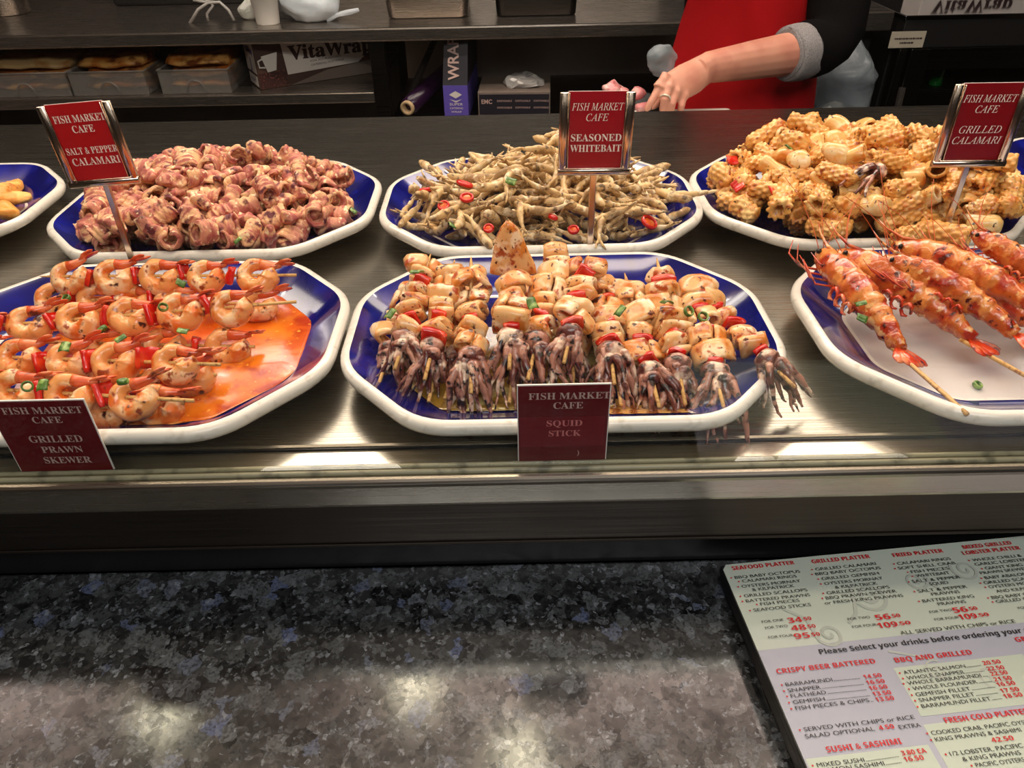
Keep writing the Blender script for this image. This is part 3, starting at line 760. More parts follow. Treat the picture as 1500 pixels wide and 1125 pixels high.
def scored_variants():
    out = []
    def roll(seed, r, L_, nb, closed, amp):
        rings = []; n = 44; m = 40
        for i in range(m):
            u = i / (m - 1); y = (u - .5) * L_
            e = min(1, .45 + 4.5 * min(u, 1 - u)) if closed else min(1, .86 + 3 * min(u, 1 - u))
            ring = []
            for k in range(n):
                a = 2 * pi * k / n
                b_ = abs(sin(nb * a / 2 + u * L_ / .0056 * 1.2)) * abs(sin(nb * a / 2 - u * L_ / .0056 * 1.2))
                rr = (r + amp * (b_ - .3)) * e
                ring.append(Vector((rr * cos(a), y, rr * sin(a) * .88)))
            rings.append(ring)
        if not closed:                                  # hollow end
            rings.append([Vector((v.x * .62, v.y, v.z * .62)) for v in rings[-1]])
            rings.append([Vector((v.x * .55, v.y - .012, v.z * .55)) for v in rings[-1]])
            rings.insert(0, [Vector((v.x * .62, v.y, v.z * .62)) for v in rings[0]])
            rings.insert(0, [Vector((v.x * .9, v.y + .012, v.z * .9)) for v in rings[0]])
        mb = MB(); mb.loft(rings); mb.noise(.0020, 55, seed); return mb.mesh('grilled_calamari_piece', 'scored')
    out.append(roll(1, .0112, .046, 9, False, .0033))
    out.append(roll(2, .0118, .040, 10, True, .0035))
    out.append(roll(3, .0100, .052, 8, False, .0031))
    out.append(roll(4, .0128, .036, 10, True, .0035))
    out.append(roll(5, .0110, .056, 9, True, .0033))
    for k in range(2):                                  # plain tubes
        p = arc_path(.0098, radians(20), radians(20) + 2 * pi * 1.02, 20, 1, .8, .001)
        m = fold(p, .0046, .026 + .009 * k, 12, 70 + k, .0018, 60, edge=.8, bend=10 - 22 * k)
        out.append(m.mesh('grilled_calamari_piece', 'plain_squid'))
    m = MB(); m.ball((0, 0, 0), .0135, .0170, .0115, 16, 12); m.noise(.004, 60, 90)
    out.append(m.mesh('grilled_calamari_piece', 'plain_squid'))
    return out
def fillet_variants():
    out = []
    for k in range(4):
        m = MB(); m.ball((0, 0, 0), .017, .036 + .004 * k, .011, 20, 16); m.noise(.008, 45, 120 + k); m.noise(.0015, 200, k)
        out.append(m.mesh('fried_fillet', 'fillet'))
    return out

# ------------------------------------------------------------------ heaps: every piece settles on what already lies there
def heap(key, variants, n, rx, ry, H, base_name, label, cat, group, seed, tilt=.5, keep=.0, ox=0, oy=0, sharp=1.0, pct=88, weights=None, z_floor=.0112, scale=(.9, 1.12)):
    rnd = np.random.default_rng(seed); cx, cy = PL[key]
    res = .0025; nx, ny = int(.42 / res), int(.32 / res)
    X = (np.arange(nx) + .5) * res - .21; Y = (np.arange(ny) + .5) * res - .16
    XX, YY = np.meshgrid(X, Y, indexing='ij')
    # bowl of the platter
    inset = np.minimum(OHX - np.abs(XX), OHY - np.abs(YY))
    nd = 1 / sqrt(1 / OCX ** 2 + 1 / OCY ** 2)
    diag = (1 + (OHX - OCX) / OCX + (OHY - OCY) / OCY - np.abs(XX) / OCX - np.abs(YY) / OCY) * nd
    inset = np.minimum(inset, diag)
    bowl = np.interp(inset, [-.02, 0, .0085, .013, .030, .046, .052, .2], [.0, .036, .0355, .0315, .0205, .0125, z_floor, z_floor])
    hm = bowl.copy()
    rr = ((XX - ox) / rx) ** 2 + ((YY - oy) / ry) ** 2
    target = np.where(rr < 1, z_floor + H * np.clip(1 - rr, 0, 1) ** sharp + .008, -1)
    vv = []
    for me in variants:
        c = np.empty(len(me.vertices) * 3); me.vertices.foreach_get('co', c); vv.append(c.reshape(-1, 3))
    placed = []
    for k in range(n):
        dfc = np.where(rr < 1, target - hm, -1)
        w = np.clip(dfc, 0, None) ** 1.6 + 1e-9 * (rr < 1)
        c = np.cumsum(w.ravel()); idx = int(np.searchsorted(c, rnd.random() * c[-1])); i, j = divmod(min(idx, nx * ny - 1), ny)
        best = None
        for tr in range(4):
            vi = int(rnd.choice(len(variants), p=weights)) if weights is not None else int(rnd.integers(len(variants)))
            e = Euler((rnd.normal(0, tilt), rnd.normal(0, tilt), rnd.uniform(0, 2 * pi)), 'XYZ'); s_ = rnd.uniform(*scale)
            Rm = np.array(e.to_matrix()) * s_; q = vv[vi] @ Rm.T
            px, py = X[i] + rnd.normal(0, .004), Y[j] + rnd.normal(0, .004)
            gi = np.clip(((q[:, 0] + px + .21) / res).astype(int), 0, nx - 1); gj = np.clip(((q[:, 1] + py + .16) / res).astype(int), 0, ny - 1)
            z = np.percentile(hm[gi, gj] - q[:, 2], pct)
            # never below the glaze
            z = max(z, (bowl[gi, gj] - q[:, 2]).max() - .0012)
            over = max((q[:, 2] + z).max() - target[i, j], 0) + .6 * max(inset[gi, gj].min() * -1 + .004, 0)
            if best is None or over < best[0]: best = (over, vi, e, s_, px, py, z, q, gi, gj)
        over, vi, e, s_, px, py, z, q, gi, gj = best
        hm[gi, gj] = np.maximum(hm[gi, gj], q[:, 2] + z)
        placed.append([vi, e, s_, px, py, z, gi, gj, q[:, 2] + z])
    # leave out what the pieces above hide completely
    H3 = hm.copy()
    for di in (-1, 0, 1):
        for dj in (-1, 0, 1):
            H3 = np.minimum(H3, np.roll(np.roll(hm, di, 0), dj, 1))
    objs = []
    for vi, e, s_, px, py, z, gi, gj, top in placed:
        if (top > H3[gi, gj] - .007).sum() < 5: continue
        o = link(base_name, variants[vi]); o.location = (cx + px, cy + py, z); o.rotation_euler = e; o.scale = (s_, s_, s_)
        tag(o, label, cat, group); objs.append(o)
    def top_at(x, y, r=.006):
        m_ = (np.abs(XX - (x - cx)) < r) & (np.abs(YY - (y - cy)) < r)
        return float(np.percentile(hm[m_], 70)) if m_.any() else .02
    return objs, top_at

cal_v = calamari_variants(); wb_v = whitebait_variants(); sc_v = scored_variants(); fi_v = fillet_variants()
_, top_sp = heap('sp', cal_v, 210, .170, .142, .062, 'fried_calamari_piece', 'pink-streaked floured calamari curl in the salt and pepper heap', 'fried calamari', 'pink fried calamari curls in one heap', 3, .55, ox=.004, oy=-.010, sharp=.50)
_, top_wb = heap('wb', wb_v, 300, .182, .140, .060, 'whitebait', 'small beige fried whitebait in the heap on the middle back platter', 'fried fish', 'fried whitebait in one heap', 5, .26, ox=0, oy=-.010, sharp=.62)
_, top_gc = heap('gc', sc_v, 240, .198, .150, .086, 'grilled_calamari_piece', 'yellow browned grilled calamari roll in the back right heap', 'grilled calamari', 'grilled calamari rolls in one heap', 9, .5, ox=.012, oy=-.012, sharp=.46, weights=[.24, .18, .18, .15, .12, .05, .04, .04])
_, top_lf = heap('left', fi_v, 26, .170, .110, .042, 'fried_fillet', 'golden battered fillet on the far left platter', 'fried fillet', 'golden fillets on the far left platter', 11, .35, oy=-.01)

# ------------------------------------------------------------------ garnish
def on_heap(px, py, top, lift=.002):
    z = .15
    while z > .016:
        p = onz(px, py, z)
        if top(p.x, p.y, .0045) >= z - .001: break
        z -= .001
    p.z += lift
    return p
def chilli_ring(name, px, py, top, label, r=.0085, group='red chilli slices'):
    p = on_heap(px, py, top, .003)
    t = thing('chilli_slice', label, 'chilli slice', p, (radians(random.uniform(20, 50)), radians(random.uniform(-20, 20)), random.uniform(0, 6)), group)
    a = MB(); a.tube([(r * cos(k * pi / 9), r * sin(k * pi / 9) * .85, 0) for k in range(19)], .0022, 7, cap=False, flat=(1.2, .8)); a.build('skin', 'chilli', t, True)
    b = MB(); b.ball((0, 0, 0), r * .80, r * .66, .0014, 14, 6); b.noise(.0012, 240, int(px)); b.build('flesh', 'chilli_flesh', t, True)
    return t
for px, py, lb, r in ((622, 283, 'red chilli ring lying flattest towards the left end of the whitebait', .0085), (681, 273, 'large red chilli ring lying highest on the left of the whitebait', .0100),
                      (684, 293, 'long red chilli sliver just under the largest chilli ring', .0070), (650, 305, 'small red chilli ring lower left in the whitebait', .0060),
                      (951, 329, 'red chilli ring at the lower right rim of the whitebait heap', .0100), (840, 340, 'red chilli scrap beside the sign post in the whitebait', .0055),
                      (716, 338, 'red chilli scrap at the front edge of the whitebait', .005), (810, 322, 'red chilli scrap left of the whitebait sign post', .005)):
    chilli_ring('chilli_slice', px, py, top_wb, lb, r)
def pepper_scrap(px, py, top, label, s_=1.0, z0=.05):
    p = onz(px, py, z0)
    if top: p = on_heap(px, py, top, .003)
    o = link('pepper_scrap', PEP[0]); o.location = p; o.rotation_euler = (random.uniform(.6, 1.2), random.uniform(-.4, .4), random.uniform(0, 6)); o.scale = (s_,) * 3
    return tag(o, label, 'pepper piece', 'red pepper pieces among the calamari')
PEP = pepper_pieces()
pepper_scrap(1080, 275, top_gc, 'red pepper piece at the left foot of the grilled calamari', .8)
pepper_scrap(1135, 285, top_gc, 'red pepper piece in the middle left of the grilled calamari', .8)
pepper_scrap(1072, 238, top_gc, 'red pepper piece against a white tube, upper left of the grilled calamari', .7)
def onion_mesh(kind):
    mb = MB()
    if kind == 0:
        mb.tube([(.0045 * cos(k * pi / 8), .0045 * sin(k * pi / 8), 0) for k in range(17)], .0014, 6, cap=False, flat=(1.9, .7), up=(0, 0, 1))
    else:
        mb = fold(arc_path(.006, radians(40), radians(140), 8), .0014, .011, 6, 31, .0008, 150)
    return mb.mesh('spring_onion_slice', 'onion')
ON = [onion_mesh(0), onion_mesh(1)]
def onion(px, py, z, label, kind=1, top=None, s_=.82):
    p = onz(px, py, z)
    if top: p = on_heap(px, py, top, .002)
    o = link('spring_onion_slice', ON[kind]); o.location = p
    o.rotation_euler = (random.uniform(.2, .8), random.uniform(-.3, .3), random.uniform(0, 6)); o.scale = (s_,) * 3
    return tag(o, label, 'spring onion slice', 'green spring onion slices')
onion(748, 272, .08, 'green leaf scrap in the middle of the whitebait heap', 1, top_wb, 1.1)
onion(660, 336, .04, 'green leaf scrap low at the front left of the whitebait', 1, top_wb)
onion(1152, 222, .08, 'green leaf scrap on the upper left of the grilled calamari', 1, top_gc)
onion(516, 314, .04, 'green leaf scrap at the right foot of the salt and pepper calamari', 1, top_sp)
onion(352, 357, .03, 'green leaf scrap at the front of the salt and pepper calamari', 1, top_sp)
# dark tentacle bunch lying on the grilled calamari
p = on_heap(1280, 262, top_gc, .008)
o = link('tentacle_bunch', tentacle_mesh(77, 9, .042, .4)); o.location = p; o.rotation_euler = (.15, .1, radians(105))
tag(o, 'dark purple tentacle bunch lying on top of the grilled calamari', 'squid tentacles')

# ------------------------------------------------------------------ prawn skewers
CP = [curled_prawn(200 + k, False) for k in range(5)]
def stick(mb_root, a, b, r=.0016, point=None):
    mb = MB(); a, b = Vector(a), Vector(b); L_ = (b - a).length
    n = 6; pts = [a + (b - a) * i / n for i in range(n + 1)]
    rad = [r] * (n + 1)
    if point == 'a': rad[0] = r * .25; pts[1] = a + (b - a) * .06
    mb.tube([p - Vector(mb_root.location) for p in pts], rad, 8)
    return mb.build('stick', 'bamboo', mb_root, True)
def prawn_skewer(label, a, b, prawns, z, tilt=52, peppers=True, last_up=False):
    """a, b: pixel ends; prawns: pixel centres along it; z: height of the stick"""
    A, B = onz(*a, z[0]), onz(*b, z[1])
    t = thing('prawn_skewer', label, 'prawn skewer', (A + B) / 2, group='grilled prawn skewers')
    stick(t, A, B, .0016, 'a')
    d = (B - A).normalized()
    pos = []
    for q in prawns:
        # nearest point of the stick to the seen pixel
        best = min((((A + (B - A) * k / 200) - onz(q[0], q[1], z[0] + (z[1] - z[0]) * k / 200)).length, k) for k in range(-10, 205))
        pos.append(A + (B - A) * best[1] / 200)
    for k, p in enumerate(pos):
        ta = radians(tilt + random.uniform(-9, 9))
        up = Vector((random.uniform(-.10, .10), cos(ta), sin(ta))); up = (up - d * up.dot(d)).normalized()
        if last_up and k == len(pos) - 1:
            up = (up + d * -.25).normalized()
        x = (d + up * random.uniform(-.15, .15)).normalized(); y = up.cross(x).normalized(); zz = x.cross(y)
        s_ = random.uniform(.98, 1.10)
        pm, tm = CP[(k * 2 + int(abs(A.x) * 100)) % 5]
        o = put('prawn', pm, t, frame(x * s_, y * s_, zz * s_, p))
        c = bpy.data.objects.new('tail', tm); COL.objects.link(c); c.parent = o
        if peppers and k + 1 < len(pos):
            m_ = (p + pos[k + 1]) / 2; y2 = d; z2 = Vector((0, cos(radians(60)), sin(radians(60)))); z2 = (z2 - y2 * z2.dot(y2)).normalized(); x2 = y2.cross(z2)
            s2 = random.uniform(.92, 1.18); y2 = (y2 + x2 * random.uniform(-.5, .5) + z2 * random.uniform(-.4, .4)).normalized(); x2 = (x2 - y2 * x2.dot(y2)).normalized(); z2 = x2.cross(y2)
            put('pepper_piece', PEP[k % 3], t, frame(x2 * s2, y2 * s2 * 1.3, z2 * s2, m_ + Vector((0, random.uniform(-.004, .004), random.uniform(-.003, .003)))))
    return t
HI, LO = .052, .030
prawn_skewer('prawn skewer lying at the very back of the upper layer, its last tail turned up', (58, 405), (434, 403), [(100, 408), (167, 405), (233, 404), (300, 405), (378, 403)], (HI, HI), last_up=True)
prawn_skewer('prawn skewer half hidden under the backmost one', (50, 437), (402, 446), [(87, 432), (148, 431), (205, 432), (262, 436), (380, 444)], (LO, LO))
prawn_skewer('long prawn skewer second from the back in the upper layer, above the orange oil', (-70, 482), (434, 442), [(-36, 474), (42, 474), (116, 466), (190, 464), (263, 455), (338, 450)], (HI, HI + .006))
prawn_skewer('buried prawn skewer with a browned end prawn lying in the oil', (10, 500), (373, 508), [(150, 508), (242, 505), (333, 506)], (LO, LO - .004))
prawn_skewer('prawn skewer third from the back in the upper layer, in the middle of the pile', (-70, 520), (323, 534), [(-46, 520), (31, 520), (107, 521), (175, 521), (258, 530)], (HI, HI))
prawn_skewer('low prawn skewer peeking out under the middle one', (20, 552), (317, 549), [(120, 560), (195, 560), (272, 560)], (LO, LO))
prawn_skewer('nearest prawn skewer of the upper layer, right behind its red card', (-80, 566), (284, 587), [(-52, 572), (22, 572), (102, 577), (181, 598)], (HI, HI - .006))
prawn_skewer('nearest prawn skewer of the lower layer, tucked under the front one', (40, 602), (270, 590), [(70, 612), (150, 606), (228, 598)], (LO, LO))
# chilli oil pooled in the well of the platter
t = thing('chilli_oil', 'pool of orange chilli oil under the prawn skewers', 'sauce', (PL['ps'][0], PL['ps'][1], 0)); t['kind'] = 'stuff'
mb = MB(); base = octagon(.040, .0172)
pts = [Vector((v.x * (1.0 + .02 * noise.noise(v * 40)) , v.y * (1.0 + .03 * noise.noise(v * 55 + Vector((3, 1, 0)))) , .0172)) for v in base]
pts = [Vector((max(v.x, -.09 + .02 * noise.noise(v * 30)), v.y, v.z)) for v in pts]
mb.loft([[Vector((v.x, v.y, v.z - .0012)) for v in pts], [Vector((v.x * .99, v.y * .985, v.z)) for v in pts]], True, False, True)
mb.build('oil_pool', 'sauce', t, True)
for px, py, z, lb, k in ((239, 450, .075, 'spring onion ring on the second prawn skewer, near its right end', 0), (97, 512, .07, 'spring onion piece on the middle prawn skewer, left', 1), (66, 567, .07, 'spring onion piece by the prawn card, left', 1),
                      (180, 559, .075, 'spring onion ring standing over the front right prawn', 0), (97, 437, .06, 'spring onion ring at the left behind the second skewer', 0), (262, 417, .06, 'spring onion slice under the backmost prawn skewer', 1),
                      (268, 490, .06, 'dark spring onion slice between the prawn rows, right', 1), (180, 500, .07, 'pale spring onion slice on a tail in the middle', 1), (40, 566, .07, 'spring onion ring just above the prawn card', 0), (150, 482, .065, 'spring onion slice under the second prawn skewer', 0)):
    onion(px, py, z, lb, k)

# ------------------------------------------------------------------ squid skewers
SQP = squid_pieces(); FLAP = squid_flap(); TEN = [tentacle_mesh(300 + k, 10 + k % 3, .044 + .003 * (k % 4)) for k in range(6)]
SQ_PLAN = 'spsspsss'
def squid_skewer(label, a, b, za, zb, plan, ten=None, flap=False, r0=.105, r1=.72, seed=0, big=1.0):
    """a: far tip, b: near end (pixels); za, zb: their heights above the deck; plan: s = squid, p = red pepper"""
    rnd = random.Random(seed)
    A, B = onz(*a, za), onz(*b, zb)
    t = thing('squid_skewer', label, 'squid skewer', (A + B) / 2, group='grilled squid skewers')
    stick(t, A, B, .0017, 'a')
    y = (B - A).normalized(); L_ = (B - A).length
    up = Vector((0, 0, 1)); up = (up - y * up.dot(y)).normalized(); x = y.cross(up)
    wt = [(.5 if c == 'p' else 1.0) for c in plan]; tot = sum(wt); acc = 0
    for k, c in enumerate(plan):
        u = r0 + (r1 - r0) * (acc + wt[k] / 2) / tot; acc += wt[k]
        step = L_ * (r1 - r0) * wt[k] / tot
        p = A + (B - A) * u
        ro = rnd.uniform(-.6, .6)
        x2 = (x * cos(ro) + up * sin(ro)); z2 = y.cross(x2) * -1
        yy = (y + x * rnd.uniform(-.4, .4) + up * rnd.uniform(-.5, .25)).normalized(); x2 = (x2 - yy * x2.dot(yy)).normalized(); z2 = x2.cross(yy)
        if c == 'p':
            s_ = rnd.uniform(.8, 1.15) * big
            put('pepper_piece', PEP[rnd.randrange(3)], t, frame(x2 * s_, yy * s_ * 1.3, z2 * s_, p + up * rnd.uniform(0, .004)))
        elif flap and k == 0:
            put('squid_piece', FLAP, t, frame(x, up.cross(x) * 1.0, (up + y * -.35).normalized(), p + up * .004))['label'] = 'tall pointed squid fin'
        else:
            s_ = rnd.uniform(.88, 1.18) * big; sy = s_ * min(1.35, max(.85, step / .0165))
            m = SQP[rnd.choices(range(9), (3, 3, 3, 3, 1.5, 1.5, 2, 1, 1))[0]]
            put('squid_piece', m, t, frame(x2 * s_, yy * sy, z2 * s_, p + up * rnd.uniform(-.002, .003)))
    if ten is not None:
        p = A + (B - A) * (r1 + .045)
        s_ = rnd.uniform(.95, 1.12) * big
        yd = (y + Vector((0, -.2, -.25)) + x * rnd.uniform(-.25, .25)).normalized()
        xx = Vector((0, 0, 1)).cross(yd).normalized() * -1; zz = xx.cross(yd)
        put('tentacles', TEN[ten], t, frame(xx * s_, yd * s_, zz * s_, p))
    return t
sq = [
    # lower layer first
    ('lower squid skewer at the far left, its end sticking out under the leftmost tentacles', (610, 405), (551, 573), .030, .024, 'sspss', 0),
    ('lower squid skewer under the second and third from the left', (665, 400), (628, 588), .030, .022, 'sspsps', 1),
    ('lower squid skewer with its end lying in the oil left of the red card', (705, 405), (652, 584), .030, .022, 'sspss', 2),
    ('lower squid skewer ending just above the left edge of the red card', (770, 400), (746, 590), .030, .022, 'sspss', 3),
    ('lower squid skewer behind the middle of the red card', (845, 400), (838, 592), .030, .022, 'sspss', 4),
    ('lower squid skewer ending at the right edge of the red card', (880, 400), (910, 593), .030, .022, 'sspss', 5),
    # upper layer
    ('leftmost squid skewer of the upper layer, dark tentacles spread to the left', (631, 372), (578, 541), .075, .044, 'sspsssps', 0),
    ('second squid skewer from the left in the upper layer', (666, 381), (622, 556), .068, .044, 'sssspsp', 1),
    ('third squid skewer from the left, headed by a broad round squid piece', (690, 376), (690, 576), .075, .038, 'sssspss', 2),
    ('fourth squid skewer from the left, crowned by the tall pointed squid fin', (753, 372), (746, 541), .080, .052, 'spssssp', 3),
    ('fifth squid skewer from the left, its bare tip pointing up past the platter rim', (821, 354), (773, 556), .075, .046, 'spsssps', 4),
    ('squid skewer in the middle, right above the red card', (862, 374), (826, 531), .076, .054, 'spsspssp', 5),
    ('squid skewer right of the middle one, dark tentacles at the card corner', (880, 392), (900, 562), .058, .040, 'sspsspsp', 2),
    ('squid skewer fifth from the right, brown tentacles fanned to the left', (915, 400), (966, 597), .056, .030, 'sspsspsp', 0),
    ('squid skewer fourth from the right, bare tip standing clear of the blue wall', (962, 378), (1004, 592), .068, .028, 'spsspspsp', 1),
    ('squid skewer third from the right, ending over the white rim', (1010, 405), (1061, 599), .054, .030, 'sspspssp', 3),
    ('rightmost squid skewer, long tentacles hanging over the platter edge', (1016, 424), (1164, 567), .048, .042, 'spspssp', 4),
]
for k, q in enumerate(sq):
    squid_skewer(*q, flap='fin' in q[0], seed=40 + k, r1=.74 if k > 5 else .66)
t = thing('cooking_oil', 'yellow cooking oil pooled at the front of the squid platter', 'oil', (PL['sq'][0], PL['sq'][1], 0)); t['kind'] = 'stuff'
mb = MB(); base = octagon(.046, .0150)
pts = [Vector((min(v.x, .035 + .015 * noise.noise(v * 30)), min(v.y, .03) * (1 + .04 * noise.noise(v * 60)), .0150)) for v in base]
mb.loft([[Vector((v.x, v.y, v.z - .0012)) for v in pts], [Vector((v.x * .985, v.y * .985, v.z)) for v in pts]], True, False, True)
mb.build('oil_pool', 'oil', t, True)
for px, py, z, lb, k in ((612, 405, .085, 'wilted spring onion on the leftmost squid skewer, far end', 1), (575, 464, .06, 'pale green spring onion low on the left edge of the squid pile', 1), (777, 448, .085, 'spring onion sliver between the fifth and the middle squid skewers', 1),
                      (912, 459, .07, 'long green spring onion standing on the right half of the squid pile', 1), (977, 450, .07, 'dark green spring onion beside the fourth squid skewer from the right', 1), (1009, 456, .06, 'small spring onion ring near the right end of the squid pile', 0), (1030, 464, .06, 'small dark spring onion ring, rightmost on the squid pile', 0)):
    onion(px, py, z, lb, k, None, .95)

# ------------------------------------------------------------------ whole prawns on sticks
WP = [whole_prawn(500 + k) for k in range(4)]
def big_prawn(label, h, tl, zh, zt, var, end=None, roll=0.0):
    """h: head, tl: root of the tail, end: end of the stick (pixels)"""
    A, B = onz(*h, zh), onz(*tl, zt)
    x = (B - A).normalized(); L_ = (B - A).length
    t = thing('grilled_prawn', label, 'whole prawn', A, group='whole grilled prawns on sticks')
    s_ = L_ / .150
    up = Vector((0, 0, 1)); up = (up - x * up.dot(x)).normalized(); y = up.cross(x)
    up, y = up * cos(roll) + y * sin(roll), y * cos(roll) - up * sin(roll)
    mt = frame(x * s_, y * min(s_ * 1.32, 1.75), up * min(s_ * 1.22, 1.6), A)
    for k, me in WP[var].items(): put(k, me, t, mt)
    if end:
        E = onz(*end, .028 if end[1] < 600 else .034)
        stick(t, B - x * .006 + Vector((0, 0, .006)), E, .0019)
    return t
big_prawn('whole prawn buried under the pile, only its back showing between the others', (1352, 392), (1520, 500), .036, .030, 3)
big_prawn('whole prawn low at the right, under the topmost prawn', (1412, 400), (1560, 500), .040, .034, 0)
big_prawn('leftmost whole prawn, its stick reaching over the white rim', (1190, 388), (1308, 523), .045, .026, 0, (1417, 607), .3)
big_prawn('second whole prawn from the left, tail resting on the pale platter floor', (1222, 388), (1412, 511), .050, .026, 1, (1512, 556), .2)
big_prawn('broad whole prawn in the middle of the pile, bristling feelers', (1285, 394), (1478, 502), .062, .036, 2, None, .1)
big_prawn('whole prawn behind the broad middle one', (1300, 380), (1520, 470), .050, .044, 3)
big_prawn('topmost whole prawn at the upper right, head raised over the platter rim', (1418, 352), (1560, 455), .078, .050, 1)
for px, py, z, lb, k in ((1259, 469, .062, 'spring onion slice on the back of the leftmost whole prawn', 1), (1262, 449, .06, 'small spring onion bit between the two leftmost whole prawns', 1), (1432, 564, .014, 'spring onion ring lying alone on the pale platter floor', 0)):
    onion(px, py, z, lb, k)

# ------------------------------------------------------------------ sign stands
def sign_stand(label, x, y, lines, card, italics, ry=0.0, rz=0.0, zb=.1165):
    t = thing('sign_stand', label, 'sign', (x, y, 0), (0, 0, rz), 'steel sign stands behind the front platters')
    Rt = Matrix.Translation((0, 0, zb)) @ Matrix.Rotation(ry, 4, 'Y')
    w, h = .0755, .0835
    fr = MB(); n = 12
    for s_ in (-1, 1):                                  # rounded side channels
        rings = []
        for z in (.0, h):
            ring = []
            for k in range(n):
                a = 2 * pi * k / n
                ring.append(Vector((s_ * (w / 2 - .0047) + .0049 * cos(a), -.0003 + .0030 * sin(a), z)))
            rings.append(ring)
        fr.loft(rings)
        fr.box(s_ * (w / 2 - .0096) - .0006, s_ * (w / 2 - .0096) + .0006, -.0036, -.0012, .005, h)
    fr.tube([(-w / 2, -.0005, .003), (w / 2, -.0005, .003)], .0042, 12, flat=(1, .85), up=(0, 0, 1))
    fr.box(-w / 2 + .006, w / 2 - .006, -.0040, -.0018, .0062, .0076)
    fr.box(-w / 2 + .002, w / 2 - .002, .0012, .0026, .002, h)
    fr.xf(Rt); fr.build('frame', 'chrome', t, True, .0004, 1)
    cd = MB(); cd.box(-w / 2 + .0090, w / 2 - .0090, -.0006, .0008, .006, h + .0006)
    cd.xf(Rt); cd.build('card', card, t)
    wb_ = MB(); wb_.box(-w / 2 + .0085, w / 2 - .0085, .0002, .0010, .006, h + .0009); wb_.xf(Rt); wb_.build('card_back', 'card_white', t)
    ps_ = MB(); ps_.box(-.0034, .0034, -.0018, .0018, .003, zb + .002); ps_.build('post', 'chrome', t, False, .0008)
    bs = MB(); bs.box(-.03, .03, -.018, .018, 0, .003); bs.build('base', 'chrome', t, False, .001)
    items = []
    for k, (s_, wd, hh, z) in enumerate(lines):
        it = italics if isinstance(italics, bool) else italics[k]
        me = text_mesh(serif(s_, it), hh, wd, 'CENTER', offset=0)
        items.append((me, 0.0006, z, 0, 0))
    join_text('lettering', items, ['ink_white'], t, Rt @ frame((1, 0, 0), (0, 0, 1), (0, -1, 0), (0, -.0011, 0)))
    return t
hd = [('FISH MARKET', .0525, .0072, .0660), ('CAFE', .0225, .0072, .0555)]
pL = ony(156, 272, .770)
sign_stand('steel sign stand holding a bright red card for salt and pepper calamari, tilted', pL.x, .770, hd + [('SALT & PEPPER', .0535, .0070, .0340), ('CALAMARI', .0500, .0078, .0225)], 'card_red', False, radians(-3.6), radians(0))
pC = ony(867, 300, .772)
sign_stand('steel sign stand holding a crimson card for seasoned whitebait, upright in the middle', pC.x, .772, hd + [('SEASONED', .0520, .0074, .0350), ('WHITEBAIT', .0530, .0074, .0240)], 'card_crimson', [True, True, False, False], radians(.6), 0)
pR = ony(1414, 250, .772)
sign_stand('steel sign stand holding a dark red card for grilled calamari, at the right', pR.x, .772, hd + [('GRILLED', .0420, .0074, .0350), ('CALAMARI', .0490, .0074, .0240)], 'card_dark', True, radians(-.5), radians(-3))
def flat_card(label, x0, x1, z1, lines, patch=None, y=.4494):
    w = x1 - x0
    t = thing('price_card', label, 'card sign', ((x0 + x1) / 2, y, .0), (0, 0, 0), 'red cards standing against the glass')
    a = MB(); a.box(-w / 2, w / 2, -.0006, .0006, 0.0030, z1); a.build('card', 'card_white', t)
    a = MB(); a.box(-w / 2 + .0008, w / 2 - .0008, -.0009, -.0005, 0.0030, z1 - .0010); a.build('printed_face', 'card_maroon', t)
    if patch:
        a = MB(); a.box(patch[0], patch[1], -.0012, -.0008, patch[2], patch[3]); a.build('pasted_strip', 'card_patch', t)['label'] = 'slightly brighter strip pasted over the lower half'
    groups = {}
    for s_, wd, hh, x, z, ink in lines:
        groups.setdefault(ink, []).append((text_mesh(serif(s_), hh, wd, 'CENTER'), x, z, 0, 0))
    for ink, it in groups.items():
        join_text('lettering', it, [ink], t, frame((1, 0, 0), (0, 0, 1), (0, -1, 0), (0, -.00145, 0)))
    return t
cc = [ony(757, 565, .449), ony(896, 560, .449)]
flat_card('dark red squid stick card standing against the glass in the middle', cc[0].x, cc[1].x, cc[0].z + .0005, [
    ('FISH MARKET', .0610, .0062, .004, .0645, 'ink_grey'), ('CAFE', .0225, .0062, .0035, .0555, 'ink_grey'), ('SQUID', .0275, .0058, .001, .0385, 'ink_pink'), ('STICK', .0250, .0058, .0015, .0285, 'ink_pink'), (')', .0016, .0048, .0125, .009, 'ink_grey')], (-.033, .032, .018, .047))
cp = [ony(-12, 600, .449), ony(122, 583, .449)]
flat_card('dark red grilled prawn skewer card standing against the glass at the left', cp[1].x - .0745, cp[1].x, cp[1].z - .001, [
    ('FISH MARKET', .0600, .0064, .003, .0610, 'ink_grey'), ('CAFE', .0225, .0062, .0035, .0520, 'ink_grey'), ('GRILLED', .0410, .0068, .003, .0330, 'ink_grey'), ('PRAWN', .0320, .0064, .004, .0225, 'ink_grey'), ('SKEWER', .0370, .0066, .0045, .0115, 'ink_grey')])

